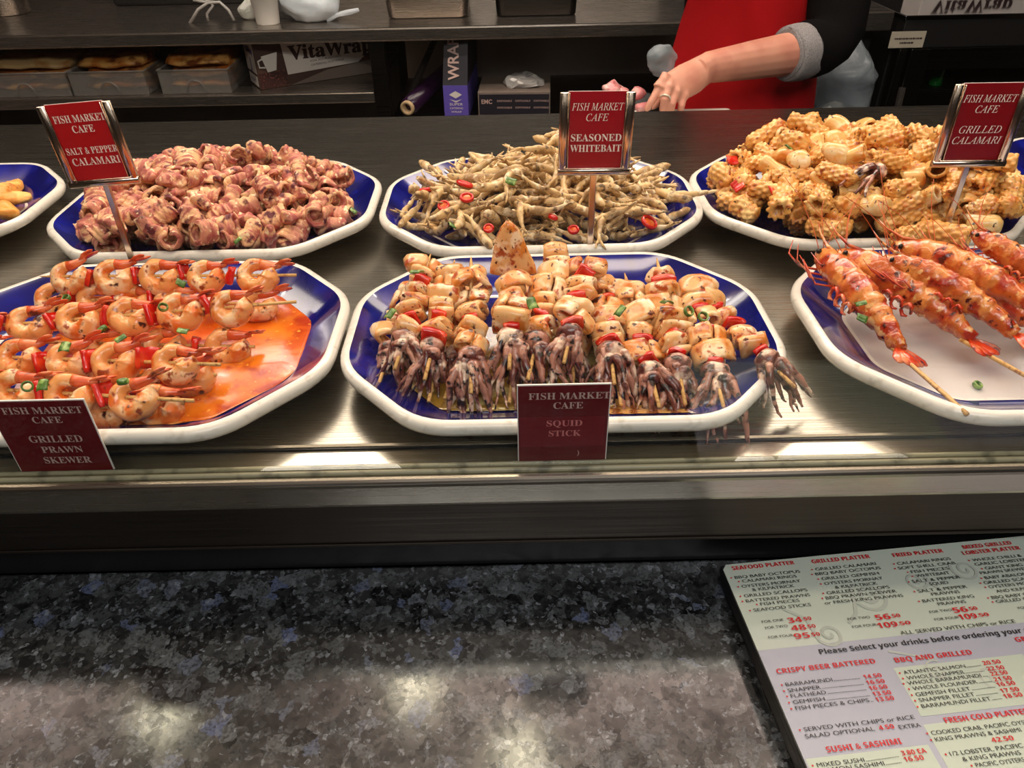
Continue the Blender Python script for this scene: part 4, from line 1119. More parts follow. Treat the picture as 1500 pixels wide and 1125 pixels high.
# ------------------------------------------------------------------ the menu
MENU = [
    ('SEAFOOD PLATTER', 'h', 8.6, -7.4, 55.4),
    ('BBQ BABY OCTOPUS', 'i', 7.5, -16.6, 57.5),
    ('CALAMARI RINGS', 'i', 12.5, -21.1, 47.5),
    ('OYSTERS MORNAY', 'i', 10.0, -26.4, 51.1),
    ('& KILPATRICK', 'i', 17.5, -30.7, 36.5),
    ('GRILLED SCALLOPS', 'i', 8.5, -36.0, 54.4),
    ('BATTERED PRAWNS', 'i', 8.3, -41.2, 54.7),
    ('FISH PIECES', 'i', 19.0, -45.5, 33.1),
    ('SEAFOOD STICKS', 'i', 11.2, -50.7, 48.4),
    ('FOR ONE', 'f', 13.7, -61.9, 17.8),
    ('34.50', 'p', 34.7, -64.6, 19.4),
    ('FOR TWO', 'f', 14.2, -67.8, 18.3),
    ('48.50', 'p', 34.4, -71.9, 20.0),
    ('FOR FOUR', 'f', 13.4, -76.6, 20.0),
    ('95.50', 'p', 33.6, -79.4, 21.0),
    ('GRILLED PLATTER', 'h', 79.4, -8.5, 52.3),
    ('GRILLED CALAMARI', 'i', 79.0, -16.3, 54.0),
    ('BBQ BABY OCTOPUS', 'i', 76.8, -21.2, 57.9),
    ('GRILLED GEMFISH', 'i', 79.8, -26.6, 50.6),
    ('OYSTERS MORNAY', 'i', 79.8, -31.8, 51.2),
    ('& KILPATRICK', 'i', 86.9, -36.5, 37.1),
    ('GRILLED SCALLOPS', 'i', 77.5, -41.3, 54.5),
    ('BBQ PRAWN SKEWER', 'i', 74.5, -46.0, 61.0),
    ('or FRESH KING PRAWNS', 'i', 71.4, -50.8, 67.2),
    ('FOR TWO', 'f', 82.8, -67.6, 18.5),
    ('56.50', 'p', 105.2, -70.2, 20.8),
    ('FOR FOUR', 'f', 83.0, -75.0, 20.1),
    ('109.50', 'p', 103.0, -77.7, 27.5),
    ('FRIED PLATTER', 'h', 152.2, -10.1, 45.7),
    ('CALAMARI RINGS', 'i', 151.2, -18.7, 48.3),
    ('SOFT SHELL CRAB', 'i', 149.4, -23.7, 51.4),
    ('FISH PIECES', 'i', 158.1, -28.6, 34.0),
    ('WHITEBAIT', 'i', 159.7, -33.2, 30.1),
    ('SALT & PEPPER', 'i', 153.5, -38.5, 42.5),
    ('SQUID', 'i', 166.4, -42.7, 16.5),
    ('SALT & PEPPER', 'i', 152.9, -48.5, 42.9),
    ('PRAWNS', 'i', 162.3, -52.7, 24.5),
    ('BATTERED KING', 'i', 151.4, -58.3, 44.3),
    ('PRAWNS', 'i', 162.0, -62.6, 24.0),
    ('FOR TWO', 'f', 151.2, -68.8, 18.6),
    ('56.50', 'p', 170.5, -70.9, 20.6),
    ('FOR FOUR', 'f', 151.1, -76.1, 20.3),
    ('109.50', 'p', 171.2, -77.7, 25.4),
    ('MIXED GRILLED', 'h', 217.4, -8.7, 45.0),
    ('LOBSTER PLATTER', 'h', 213.2, -15.0, 53.0),
    ('WHOLE CHILLI &', 'i', 217.0, -22.8, 44.9),
    ('GARLIC LOBSTER', 'i', 216.3, -27.5, 47.6),
    ('GIANT KING', 'i', 222.5, -32.5, 33.6),
    ('PRAWN SKEWER', 'i', 215.2, -36.8, 43.4),
    ('BABY ABALONE', 'i', 215.8, -42.1, 41.0),
    ('GRILLED SCALLOPS', 'i', 212.0, -46.8, 53.7),
    ('OYSTERS MORNAY', 'i', 213.4, -51.3, 49.3),
    ('AND KILPATRICK', 'i', 216.6, -56.3, 42.4),
    ('BBQ BABY OCTOPUS', 'i', 209.0, -61.7, 53.5),
    ('GRILLED CALAMARI', 'i', 210.2, -65.9, 50.3),
    ('FOR TWO', 'f', 223.9, -73.6, 18.1),
    ('ALL SERVED WITH CHIPS or RICE', 's', 117.5, -85.4, 95.9),
    ('Please Select your drinks before ordering your meal', 'b', 47.2, -94.6, 184.5),
    ('CRISPY BEER BATTERED', 'h', 8.1, -106.9, 77.6),
    ('BARRAMUNDI', 'i', 10.6, -117.5, 35.9),
    ('14.50', 'q', 70.5, -118.4, 14.0),
    ('SNAPPER', 'i', 10.3, -122.4, 25.0),
    ('16.50', 'q', 70.2, -123.2, 14.2),
    ('FLATHEAD', 'i', 10.8, -126.8, 26.6),
    ('16.50', 'q', 70.1, -127.8, 14.0),
    ('GEMFISH', 'i', 10.3, -131.7, 24.0),
    ('13.50', 'q', 70.4, -132.5, 14.1),
    ('FISH PIECES & CHIPS', 'i', 10.1, -136.4, 55.5),
    ('13.50', 'q', 70.4, -136.9, 13.9),
    ('SERVED WITH CHIPS or RICE', 'i', 9.5, -152.4, 81.6),
    ('SALAD OPTIONAL', 'i', 8.3, -157.4, 50.5),
    ('4.50', 'q', 62.1, -157.5, 11.1),
    ('EXTRA', 'i', 76.5, -158.5, 15.8),
    ('SUSHI & SASHIMI', 'h', 18.7, -168.7, 54.0),
    ('MIXED SUSHI', 'i', 7.7, -177.6, 33.4),
    ('3.80 EA', 'q', 68.3, -176.5, 17.9),
    ('SALMON SASHIMI', 'i', 7.3, -181.5, 46.0),
    ('16.50', 'q', 67.8, -180.8, 14.0),
    ('BBQ AND GRILLED', 'h', 100.8, -108.2, 61.7),
    ('ATLANTIC SALMON', 'i', 101.9, -118.3, 48.8),
    ('20.50', 'q', 165.0, -117.9, 14.2),
    ('WHOLE SNAPPER', 'i', 102.0, -122.9, 45.1),
    ('22.50', 'q', 165.3, -122.8, 13.6),
    ('WHOLE BARRAMUNDI', 'i', 100.2, -127.0, 57.4),
    ('22.50', 'q', 165.3, -127.0, 13.3),
    ('WHOLE FLOUNDER', 'i', 101.8, -131.5, 49.9),
    ('21.50', 'q', 164.9, -131.7, 13.9),
    ('GEMFISH FILLET', 'i', 101.3, -136.3, 42.1),
    ('16.50', 'q', 164.5, -135.8, 14.2),
    ('SNAPPER FILLET', 'i', 101.3, -140.8, 42.5),
    ('17.50', 'q', 163.9, -140.8, 14.4),
    ('BARRAMUNDI FILLET', 'i', 100.6, -145.4, 52.6),
    ('18.50', 'q', 163.6, -145.1, 14.3),
    ('FRESH COLD PLATTER', 'h', 110.8, -158.1, 63.3),
    ('COOKED CRAB, PACIFIC OYSTERS', 'i', 96.5, -165.1, 80.5),
    ('KING PRAWNS & SASHIMI', 'i', 96.6, -169.8, 63.1),
    ('42.50', 'q', 134.7, -174.9, 16.1),
    ('1/2 LOBSTER, PACIFIC', 'i', 100.9, -180.5, 52.8),
    ('& KING PRAWNS', 'i', 107.2, -185.0, 41.8),
    ('PACIFIC OYSTERS', 'i', 113.7, -189.8, 34.9),
    ('GRILLED', 'h', 202.5, -102.0, 28.9),
]

def build_menu():
    A = onz(1055, 828, -.108); rz = .0936
    W_, H_ = .420, .297
    Rz = Matrix.Rotation(rz, 4, 'Z')
    for k in range(2):                                  # boards lying under the printed one
        t = thing('menu_board', ('black menu board lying at the bottom of the menu stack', 'black menu board lying between the bottom board and the printed menu')[k], 'menu board', Vector((A.x + (.004, .001)[k], A.y - (.002, .001)[k], GZ + .0002 + .0088 * k)), (0, 0, rz - (.006, .002)[k]))
        a = MB(); a.box(0, W_, -H_, 0, 0, .0086); a.build('board', 'menu_edge', t, False, .001)
    t = thing('menu', 'large printed menu with red headings lying on black boards on the granite', 'menu', (A.x, A.y, -.108), (0, 0, rz))
    a = MB(); a.box(0, W_, -H_, 0, -.0082, -.0008); a.build('board', 'menu_edge', t, False, .001)
    a = MB()
    rc = .005
    out = [(rc, 0), (W_, 0), (W_, -H_), (.001, -H_), (.001, -rc)]
    a.add([(x, y, 0) for x, y in out] + [(x, y, -.0008) for x, y in out], [(0, 4, 3, 2, 1), (5, 6, 7, 8, 9)] + [(i, (i + 1) % 5, 5 + (i + 1) % 5, 5 + i) for i in range(5)])
    a.build('sheet', 'menu_pale', t)
    def patch(name, m, x0, x1, y0, y1, z):
        b = MB(); b.add([(x0, y1, z), (x1, y1, z), (x1, y0, z), (x0, y0, z)], [(0, 1, 2, 3)]); return b.build(name, m, t)
    patch('lower_panel', 'menu_lilac', .001, W_, -.0855, -H_, .0002)
    patch('list_panel', 'menu_box', .0965, .2, -.112, -.151, .0004)
    patch('list_panel', 'menu_box', .002, .090, -.171, -H_, .0004)
    patch('list_panel', 'menu_box', .0945, .26, -.157, -H_, .0004)
    # faint swirls printed under the text
    sw = MB()
    def spiral(cx, cy, r, turns, a0, w, sgn=1, tail=None):
        pts = []
        n = int(26 * turns)
        for i in range(n + 1):
            u = i / n; a = a0 + sgn * u * turns * 2 * pi; q = r * (1 - u * .9)
            pts.append(Vector((cx + q * cos(a), cy + q * sin(a), 0)))
        if tail: pts = [Vector((*p, 0)) for p in tail] + pts
        for i in range(len(pts) - 1):
            d = (pts[i + 1] - pts[i]).normalized(); nn = Vector((-d.y, d.x, 0)) * w / 2
            o = len(sw.v); sw.add([tuple(pts[i] - nn), tuple(pts[i + 1] - nn), tuple(pts[i + 1] + nn), tuple(pts[i] + nn)], [(0, 1, 2, 3)])
    spiral(.112, -.047, .016, 2.0, 2.2, .0028, 1, [(.082, -.070), (.092, -.062)])
    spiral(.157, -.036, .010, 1.6, .4, .0024, -1, [(.176, -.052), (.170, -.044)])
    spiral(.062, -.078, .011, 1.5, 3.5, .0026, 1, [(.035, -.050), (.050, -.062)])
    spiral(.205, -.030, .012, 1.7, 2.4, .0024, 1)
    spiral(.128, -.118, .009, 1.5, 1.0, .0016, 1, [(.10, -.098), (.118, -.104)])
    spiral(.166, -.128, .010, 1.4, 4.0, .0016, -1)
    sw.v = [(x, y, .00055 + .0000009 * (i // 4)) for i, (x, y, z_) in enumerate(sw.v)]; sw.build('swirl_print', 'menu_swirl', t)
    st = {'h': (.0040, 'menu_red'), 'i': (.0030, 'menu_black'), 'p': (.0048, 'menu_red'), 'f': (.0023, 'menu_black'), 's': (.0034, 'menu_black'), 'b': (.0042, 'menu_black'), 'q': (.0032, 'menu_red')}
    black, red = [], []
    bold = lambda s_: ''.join(chr(0x1D5D4 + ord(c) - 65) if 'A' <= c <= 'Z' else chr(0x1D5EE + ord(c) - 97) if 'a' <= c <= 'z' else chr(0x1D7EC + ord(c) - 48) if '0' <= c <= '9' else c for c in s_)
    for s_, sty, x, y, w in MENU:
        hh, m = st[sty]; x, y, w = x / 1000, y / 1000, w / 1000
        if x > W_: continue
        tx = bold(s_) if sty in 'hpqb' else s_
        if sty == 'p':
            a_, b_ = s_.split('.'); wa = w * .60
            red.append((text_mesh(bold(a_), hh, wa), x, y, 0, 0)); red.append((text_mesh(bold('.' + b_), hh * .68, w - wa - .0004), x + wa + .0004, y + .0008, 0, 0)); continue
        me = text_mesh(tx, hh, w, offset=0)
        (red if m == 'menu_red' else black).append((me, x, y, 0, 0))
        if sty in 'i':                                  # red bullet
            if not s_.startswith('&') and s_ not in ('SQUID', 'PRAWNS', 'EXTRA', 'PRAWN SKEWER', 'GARLIC LOBSTER', 'SALAD OPTIONAL', 'AND KILPATRICK') and not s_.startswith('or '):
                b = MB(); b.lathe([(.00075, 0)], 8, cap=True); me = b.mesh('dot', 'menu_red', False); red.append((me, x - .0030, y + .0014, 0, 0))
    # dotted leaders of the price lists
    prices = [q for q in MENU if q[1] == 'q']
    for s_, sty, x, y, w in MENU:
        if sty != 'i' or y > -95: continue
        near = [q for q in prices if abs(q[3] - y) < 3.2 and q[2] > x + w and q[2] - x - w < 40]
        if near:
            q = min(near, key=lambda q: abs(q[3] - y)); n = int((q[2] - x - w - 2.2) / 1.15)
            for k in range(n):
                b = MB(); b.box(-.00028, .00028, 0, .0005, 0, .00001); me = b.mesh('dot', 'menu_black', False)
                u = (k + 1) / (n + 1); black.append((me, (x + w + 1.2 + 1.15 * k) / 1000, (y + (q[3] - y) * u * .5) / 1000, 0, 0))
    join_text('black_lettering', black, ['menu_black'], t, Matrix.Translation((0, 0, .0009)), 'black lists of dishes')
    join_text('red_lettering', red, ['menu_red'], t, Matrix.Translation((0, 0, .0010)), 'red headings and prices')
build_menu()

for q in ((610, 1010), (238, 1050), (752, 868), (348, 850), (760, 1105)):
    p = onz(*q, GZ); d = (p - Vector((0, 0, CAMZ))); d.z = -d.z
    tt = (CE - GZ) / d.z; h = p + d * tt
    downlight(round(h.x, 2), round(h.y, 2))

# ------------------------------------------------------------------ back of house
BY, BZ = 2.60, -.075
def xof(px, y, py=60): return ony(px, py, y).x
t = thing('work_bench', 'long stainless work bench behind the counter, open shelf below at left', 'work bench', (-.9, 3.0, FL))
def bpart(name, m, fn, bevel=.002, label=None, par=None, sm=False):
    mb = MB(); fn(mb); p = par or t; o = mb.build(name, m, p, sm, bevel); o.location = -Vector(p.location)
    if label: o['label'] = label
    return o
XP = xof(552, BY, 100)
bpart('bench_top', 'bench_steel', lambda b: b.box(-2.7, .66, BY, 3.58, BZ - .042, BZ), .006)
bpart('shelf', 'bench_steel', lambda b: b.box(-2.7, XP - .02, BY + .005, 3.3, -.307, -.272), .004)
bpart('leg', 'dark_steel', lambda b: b.box(XP - .02, XP + .03, BY + .01, BY + .05, FL, BZ - .042))
bpart('leg', 'dark_steel', lambda b: b.box(-2.70, -2.66, BY + .01, BY + .05, FL, BZ - .042))
bpart('leg', 'dark_steel', lambda b: b.box(.62, .66, BY + .01, BY + .05, FL, BZ - .042))
bpart('back_panel', 'bay_panel', lambda b: b.box(XP + .03, .66, 3.16, 3.18, FL, BZ - .042))
bpart('back_panel', 'dark_steel', lambda b: b.box(-2.66, XP - .02, 3.30, 3.32, FL, BZ - .042))
bpart('low_shelf', 'dark_steel', lambda b: b.box(XP + .03, .62, BY + .03, 3.16, -.40, -.365), .003)
bpart('brace', 'bench_steel', lambda b: b.tube([(XP + .05, BY + .12, -.38), (XP + .20, 3.1, -.13)], .012, 8), 0)
bpart('splashback', 'bench_steel', lambda b: b.box(-2.7, .66, 3.55, 3.58, BZ, BZ + .5), .003)

# tubs with packs on the shelf
def tub(label, px0, px1, plabels, seed):
    x0, x1 = xof(px0, 2.63, 128), xof(px1, 2.63, 128); z = -.272
    q = thing('storage_tub', label, 'storage tub', ((x0 + x1) / 2, 2.78, z), group='frosted tubs on the bench shelf')
    w = (x1 - x0) / 2
    mb = MB(); th = .003; h = .075
    mb.box(-w, w, -.15, -.147, .0, h); mb.box(-w, w, .147, .15, 0, h); mb.box(-w, -w + th, -.147, .147, 0, h); mb.box(w - th, w, -.147, .147, 0, h); mb.box(-w, w, -.15, .15, 0, .003)
    mb.build('tub_body', 'tub', q, False, .001)
    mb = MB(); mb.tube([(.032 * cos(a), -.152, .004 + .040 * sin(a)) for a in (pi * k / 10 for k in range(11))], .0035, 6); mb.build('handle', 'tub', q, True)
    mb = MB(); mb.tube([(-w, -.15, h), (w, -.15, h), (w, .15, h), (-w, .15, h), (-w, -.15, h)], .0035, 6); mb.build('lip', 'tub', q, True)
    rnd = random.Random(seed)
    for k, pl in enumerate(plabels):
        mb = MB(); ww = w * .86; hh = .03
        mb.box(-ww, ww, -.12, .12, 0, hh)
        bl = [(-ww + 2 * ww * i / 5, -.12 + .24 * j / 5) for i in range(6) for j in range(6)]
        m2 = MB()
        rings = []
        for i in range(9):
            u = i / 8; e = 1 - .12 * abs(2 * u - 1) ** 4
            rings.append([Vector((ww * (2 * u - 1), .12 * e * c_, hh * .5 + hh * .62 * s_)) for c_, s_ in ((cos(a), sin(a)) for a in (2 * pi * k2 / 14 for k2 in range(14)))])
        m2.loft(rings); m2.noise(.010, 14, seed + k); m2.noise(.003, 50, seed)
        o = m2.build('noodle_pack', 'bread' if (seed == 1 and k == 2) else 'pack', None, True); o.location = ((x0 + x1) / 2 + rnd.uniform(-.01, .01), 2.79, z + .004 + .034 * k)
        tag(o, pl, 'food pack', 'orange packs in the frosted tubs')
tub('frosted storage tub at the left edge, a pale wrapped block on top', -28, 101, ['orange pack at the bottom of the left tub', 'orange pack in the middle of the left tub', 'pale wrapped block lying on top of the left tub'], 1)
tub('middle frosted storage tub on the bench shelf', 105, 216, ['orange pack at the bottom of the middle tub', 'orange pack in the middle tub, second from bottom', 'dark orange pack heaped on top of the middle tub'], 2)
tub('frosted storage tub next to the film carton', 236, 338, ['orange pack at the bottom of the tub by the carton', 'orange pack second from bottom beside the carton', 'crumpled orange pack on top of the tub by the carton'], 3)

# long film carton
bx0 = xof(376, 2.66, 100)
t = thing('film_carton', 'long brown and white cling film carton on the bench shelf', 'carton', (bx0, 2.66, -.272), (0, 0, radians(30)))
LN = .455
a = MB(); a.box(0, LN, 0, .13, 0, .148); a.build('carton', 'box_brown', t, False, .002)
a = MB(); a.add([(.100, -.001, .036), (LN - .10, -.001, .044), (LN - .008, -.001, .104), (.092, -.001, .140)], [(0, 1, 2, 3)]); a.build('white_panel', 'box_white', t)
a = MB(); a.add([(.102, -.0008, .001), (LN - .002, -.0008, .001), (LN - .002, -.0008, .050), (.24, -.0008, .034)], [(0, 1, 2, 3)]); a.build('lower_panel', 'box_grey', t)
a = MB(); a.add([(.002, -.0006, .002), (.098, -.0006, .002), (.098, -.0006, .055), (.002, -.0006, .05)], [(0, 1, 2, 3)]); a.build('bean_picture', 'beans', t)
a = MB(); a.add([(.034, -.0012, .052), (.064, -.0012, .056), (.076, -.0012, .112), (.020, -.0012, .104)], [(0, 1, 2, 3)])
a.tube([(.024, -.001, .096), (.008, -.001, .090), (.010, -.001, .070), (.028, -.001, .068)], .003, 6); a.build('cup_picture', 'cup', t)
join_text('lettering', [(text_mesh(serif('VitaWrap'), .044, .300, offset=.02), .112, .082, -.02, 0), (text_mesh('FOR ALL PURPOSES', .0065, .11), .185, .066, .03, 0), (text_mesh('CATERING FILM WRAP', .0065, .12), .185, .053, .03, 0)], ['ink_brown'], t, frame((1, 0, 0), (0, 0, 1), (0, -1, 0), (0, -.0018, 0)))
a = MB(); a.add([(-.001, .118, .006), (-.001, .012, .006), (-.001, .012, .040), (-.001, .118, .040)], [(0, 1, 2, 3)]); a.add([(-.001, .125, .048), (-.001, .005, .048), (-.001, .005, .142), (-.001, .125, .142)], [(0, 1, 2, 3)]); a.build('end_label', 'box_white', t)
join_text('lettering', [(text_mesh(serif('VitaWrap'), .022, .098, offset=.02), .012, .108, 0, 0), (text_mesh('J', .034, .02, offset=.02), .05, .060, 0, 0), (text_mesh('FILM', .010, .06), .03, .018, 0, 0)], ['ink_blue'], t, frame((0, -1, 0), (0, 0, 1), (-1, 0, 0), (-.0018, .128, 0)))

# right-hand bay: film roll, purple box, glove-box
z = -.365
r0 = ony(598, 157, 2.62); r1 = ony(672, 88, 3.05)
t = thing('film_roll', 'dark purple film roll leaning on its kraft core in the open bay', 'film roll', r0)
a = MB(); d = (r1 - r0); a.tube([d * .02, d], .030, 16); a.build('film', 'purple_film', t, True)
a = MB(); dn = d.normalized(); rr = .022
rings = []
u_ = dn.orthogonal().normalized(); v_ = dn.cross(u_)
for off, r in ((.0, .024), (-.012, .024), (-.012, .015), (.05, .015)):
    rings.append([dn * off + (u_ * cos(q) + v_ * sin(q)) * r for q in (2 * pi * k / 16 for k in range(16))])
a.loft(rings, True, False, True); a.build('core', 'kraft', t, True)
px0, px1 = xof(650, 2.62, 150), xof(686, 2.62, 150)
t = thing('upright_carton', 'tall black and purple film carton standing in the open bay', 'carton', ((px0 + px1) / 2, 2.62, z), (0, 0, radians(-4)))
w = (px1 - px0) / 2
a = MB(); a.box(-w, w, 0, .34, 0, .105); a.build('purple_front', 'purple', t, False, .001)
a = MB(); a.add([(-w, 0, .105), (w, 0, .105), (w, .34, .105), (-w, .34, .105), (-w + .01, .05, .27), (w + .006, .05, .29), (w + .006, .34, .29), (-w + .01, .34, .27)], [(0, 1, 5, 4), (1, 2, 6, 5), (2, 3, 7, 6), (3, 0, 4, 7), (4, 5, 6, 7)]); a.build('black_lid', 'navy_carton', t)
a = MB()
for k in range(2):
    zz = .075 - .014 * k
    a.add([(-.022, -.0012, zz), (0, -.0012, zz - .012), (.022, -.0012, zz), (0, -.0012, zz + .012 if k == 0 else zz - .006)], [(0, 1, 2, 3)])
a.build('white_emblem', 'box_white', t)
join_text('lettering', [(text_mesh('SUPER', .008, .045), -.022, .040, 0, 0), (text_mesh('CATERING', .006, .045), -.022, .028, 0, 0), (text_mesh('WRAP', .006, .036), -.018, .016, 0, 0)], ['ink_white'], t, frame((1, 0, 0), (0, 0, 1), (0, -1, 0), (0, -.0016, 0)))
sl = Vector((0, .05, .165)).normalized()
join_text('lettering', [(text_mesh('WRAP', .036, .13, offset=.02), .01, -.018, 0, 0)], ['ink_grey'], t, frame(sl, (-1, 0, 0), Vector(sl).cross(Vector((-1, 0, 0))), (-.004, -.003, .112)))
gx0, gx1 = xof(700, 2.62, 145), xof(806, 2.62, 145)
t = thing('glove_carton', 'low dark-fronted dispenser carton with crumpled film on top', 'carton', (gx0, 2.62, z), (0, 0, radians(-3)))
a = MB(); a.box(0, gx1 - gx0, 0, .22, .0, .082); a.build('carton', 'box_grey', t, False, .002)
a = MB(); a.box(.004, gx1 - gx0 - .004, -.001, .0, .008, .074); a.build('dark_front', 'navy_carton', t)
its = [(text_mesh('EMC', .014, .036, offset=.02), .012, .044, 0, 0)]
for k in range(6): its.append((text_mesh('DISPOSABLE', .006, .05), .065 + .062 * (k % 3), .050 - .022 * (k // 3), 0, 0))
join_text('lettering', its, ['ink_grey'], t, frame((1, 0, 0), (0, 0, 1), (0, -1, 0), (0, -.0016, 0)))
a = MB(); a.ball((.15, .10, .088), .075, .07, .022, 22, 14); a.noise(.016, 26, 4); a.noise(.005, 90, 5); a.build('crumpled_film', 'foil', t)

# things on the bench top
p = onz(390, 37, BZ)
t = thing('paper_cup', 'white paper cup on the bench behind the pale bag', 'cup', (p.x, p.y + .03, BZ))
a = MB(); a.lathe([(.036, 0), (.037, .002), (.048, .112), (.0505, .113), (.0505, .118), (.047, .118), (.036, .012), (.001, .010)], 28, cap=True); a.build('cup_wall', 'cup', t, True)
p0, p1 = onz(400, 33, BZ), onz(498, 33, BZ)
t = thing('plastic_bag', 'pale crumpled plastic bag with a twisted handle on the bench', 'plastic bag', ((p0.x + p1.x) / 2, p0.y, BZ))
a = MB(); a.ball((0, .05, .055), (p1.x - p0.x) / 2, .10, .062, 30, 22); a.noise(.030, 9, 7); a.noise(.010, 30, 8)
a.v = [(x, y, max(zz, .001)) for x, y, zz in a.v]; a.build('bag_body', 'bag', t, True)
hp = [ony(478, 28, p0.y) - Vector((*t.location[:2], BZ)), ony(495, 22, p0.y) - Vector((*t.location[:2], BZ)), ony(512, 18, p0.y) - Vector((*t.location[:2], BZ)), ony(526, 14, p0.y) - Vector((*t.location[:2], BZ))]
a = MB(); a.tube(hp, [.012, .007, .008, .005], 8, flat=(1, .5)); a.noise(.003, 50, 3); a.build('twisted_handle', 'bag', t)
for k, pts in enumerate(([(278, 34), (290, 14), (305, 4), (322, 3), (335, 15), (343, 30)], [(283, 0), (300, 3), (315, -2), (330, -10)], [(306, 36), (303, 20), (312, 8), (300, -6)])):
    yy = onz(pts[0][0], 34, BZ).y + .05 * k
    P3 = [ony(a_, b_, yy) for a_, b_ in pts]
    a = MB(); a.tube(P3, .0048, 7)
    tag(a.build('power_cable', 'cable', None, True), ('grey cable looping over the bench, left of the cup', 'upper pale cable curling at the photo top edge', 'thin grey cable hanging behind the loop')[k], 'cable', 'cables on the bench')
p = onz(345, 30, BZ)
a = MB(); a.ball((0, 0, .03), .04, .03, .032, 14, 10); a.noise(.012, 30, 6); o = a.build('crumpled_cloth', 'white_plastic', None); o.location = (p.x + .05, p.y + .02, BZ); tag(o, 'small pale crumpled cloth beside the cup', 'cloth')
def pan(label, px0, px1, y, h, m, hz):
    x0, x1 = xof(px0, y, 20), xof(px1, y, 20)
    t = thing('steel_pan', label, 'steel pan', ((x0 + x1) / 2, y + .14, BZ), group='deep steel pans on the bench')
    w = (x1 - x0) / 2
    def rr(e, z, r=.03):
        out = []
        for sx, sy in ((1, 1), (-1, 1), (-1, -1), (1, -1)):
            for k in range(6):
                a_ = atan2(sy, sx) + (k / 5 - .5) * pi / 2
                out.append(Vector((sx * (w - e - r) + r * cos(a_), sy * (.14 - e - r) + r * sin(a_), z)))
        return out
    mb = MB(); mb.loft([rr(.016, 0), rr(.012, .006), rr(.004, h)], True, True, False); mb.loft([rr(.006, h), rr(.014, .008), rr(.02, .006)], True, False, True); mb.build('pan_body', m, t, True)
    mb = MB(); mb.loft([rr(.004, h - .004), rr(-.008, h - .004), rr(-.009, h), rr(-.006, h + .003), rr(.006, h + .001)], True, False, False); mb.build('rim', 'bench_steel', t, True)
pan('deep steel pan on the bench, left one of two at the photo top', 561, 690, 2.72, .10, 'bench_steel', 0)
pan('deep dark steel pan on the bench, right one of two at the photo top', 722, 850, 2.72, .12, 'dark_steel', 0)
# dark appliance at the back left of the bench
t = thing('black_appliance', 'black boxy appliance at the back of the bench, left of the cables', 'appliance', (-1.15, 3.25, BZ))
a = MB(); a.box(-.30, .32, -.15, .15, .0, .28); a.build('body', 'black', t, False, .01)
a = MB(); a.box(-.24, -.05, -.156, -.150, .10, .22); a.build('front_panel', 'dark', t, False, .003)
t = thing('steel_canister', 'bright steel canister at the left end of the bench', 'canister', (xof(12, 3.0, 20), 3.0, BZ))
a = MB(); a.lathe([(.075, 0), (.078, .004), (.078, .24), (.070, .25)], 32); a.build('can', 'bench_steel', t, True)
a = MB(); a.lathe([(.080, .225), (.081, .228), (.081, .25), (.02, .262), (.012, .275)], 32); a.build('lid', 'dark_steel', t, True)

# prep ledge right behind the display, with tray and meat bowl
t = thing('prep_ledge', 'low steel prep ledge just behind the display counter', 'prep ledge', (.35, 1.6, FL))
a = MB(); a.box(-2.0, 1.35, -.20, .14, .86, .885); a.build('ledge_top', 'dark_steel', t, False, .003)
a = MB(); a.box(-2.0, 1.35, -.19, .12, 0, .86); a.build('ledge_body', 'dark_steel', t)
LZ = FL + .885
t = thing('cutting_tray', 'white tray edge under the pointing finger behind the counter', 'tray', (.36, 1.56, LZ))
a = MB(); a.box(-.13, .13, -.09, .12, 0, .035); a.build('tray_body', 'white_plastic', t, False, .006)
a = MB(); a.box(-.12, .12, -.08, .11, .035, .037); a.build('tray_inside', 'white_plastic', t, False, .001)
by = 1.69
c = ony(915, 142, by)
t = thing('meat_bowl', 'dark bowl of pink meat behind the whitebait sign', 'bowl', (c.x, by, LZ))
a = MB(); a.lathe([(.045, 0), (.055, .004), (.085, .050), (.088, .052), (.083, .050), (.052, .010), (.001, .008)], 30); a.build('bowl', 'black', t, True)
rnd = random.Random(4)
for k in range(9):
    a = MB(); a.ball((0, 0, 0), .026, .018, .012, 12, 8); a.noise(.008, 50, 40 + k)
    o = a.build('meat_slice', 'meat', None, True); an = rnd.uniform(0, 6.28); q = .045 * sqrt(rnd.random())
    o.location = (c.x + q * cos(an), by + q * sin(an), LZ + .040 + .020 * (k // 4)); o.rotation_euler = (rnd.uniform(-.5, .5), rnd.uniform(-.5, .5), rnd.uniform(0, 6))
    tag(o, 'pink meat slice heaped in the dark bowl', 'meat', 'pink meat slices in the dark bowl')
for px, py, s_, lb, m in ((970, 90, .034, 'cloudy crumpled plastic wrap left of the red apron', 'clear_bag'),):
    q = ony(px, py, 1.70)
    a = MB(); a.ball((0, 0, 0), s_ * .8, s_ * .6, s_ * 1.2, 20, 14); a.noise(s_ * .4, 28, 12); a.noise(s_ * .14, 80, 13)
    o = a.build('plastic_wrap', m, None, True); o.location = (q.x, q.y, max(q.z, LZ + .01)); tag(o, lb, 'plastic wrap')

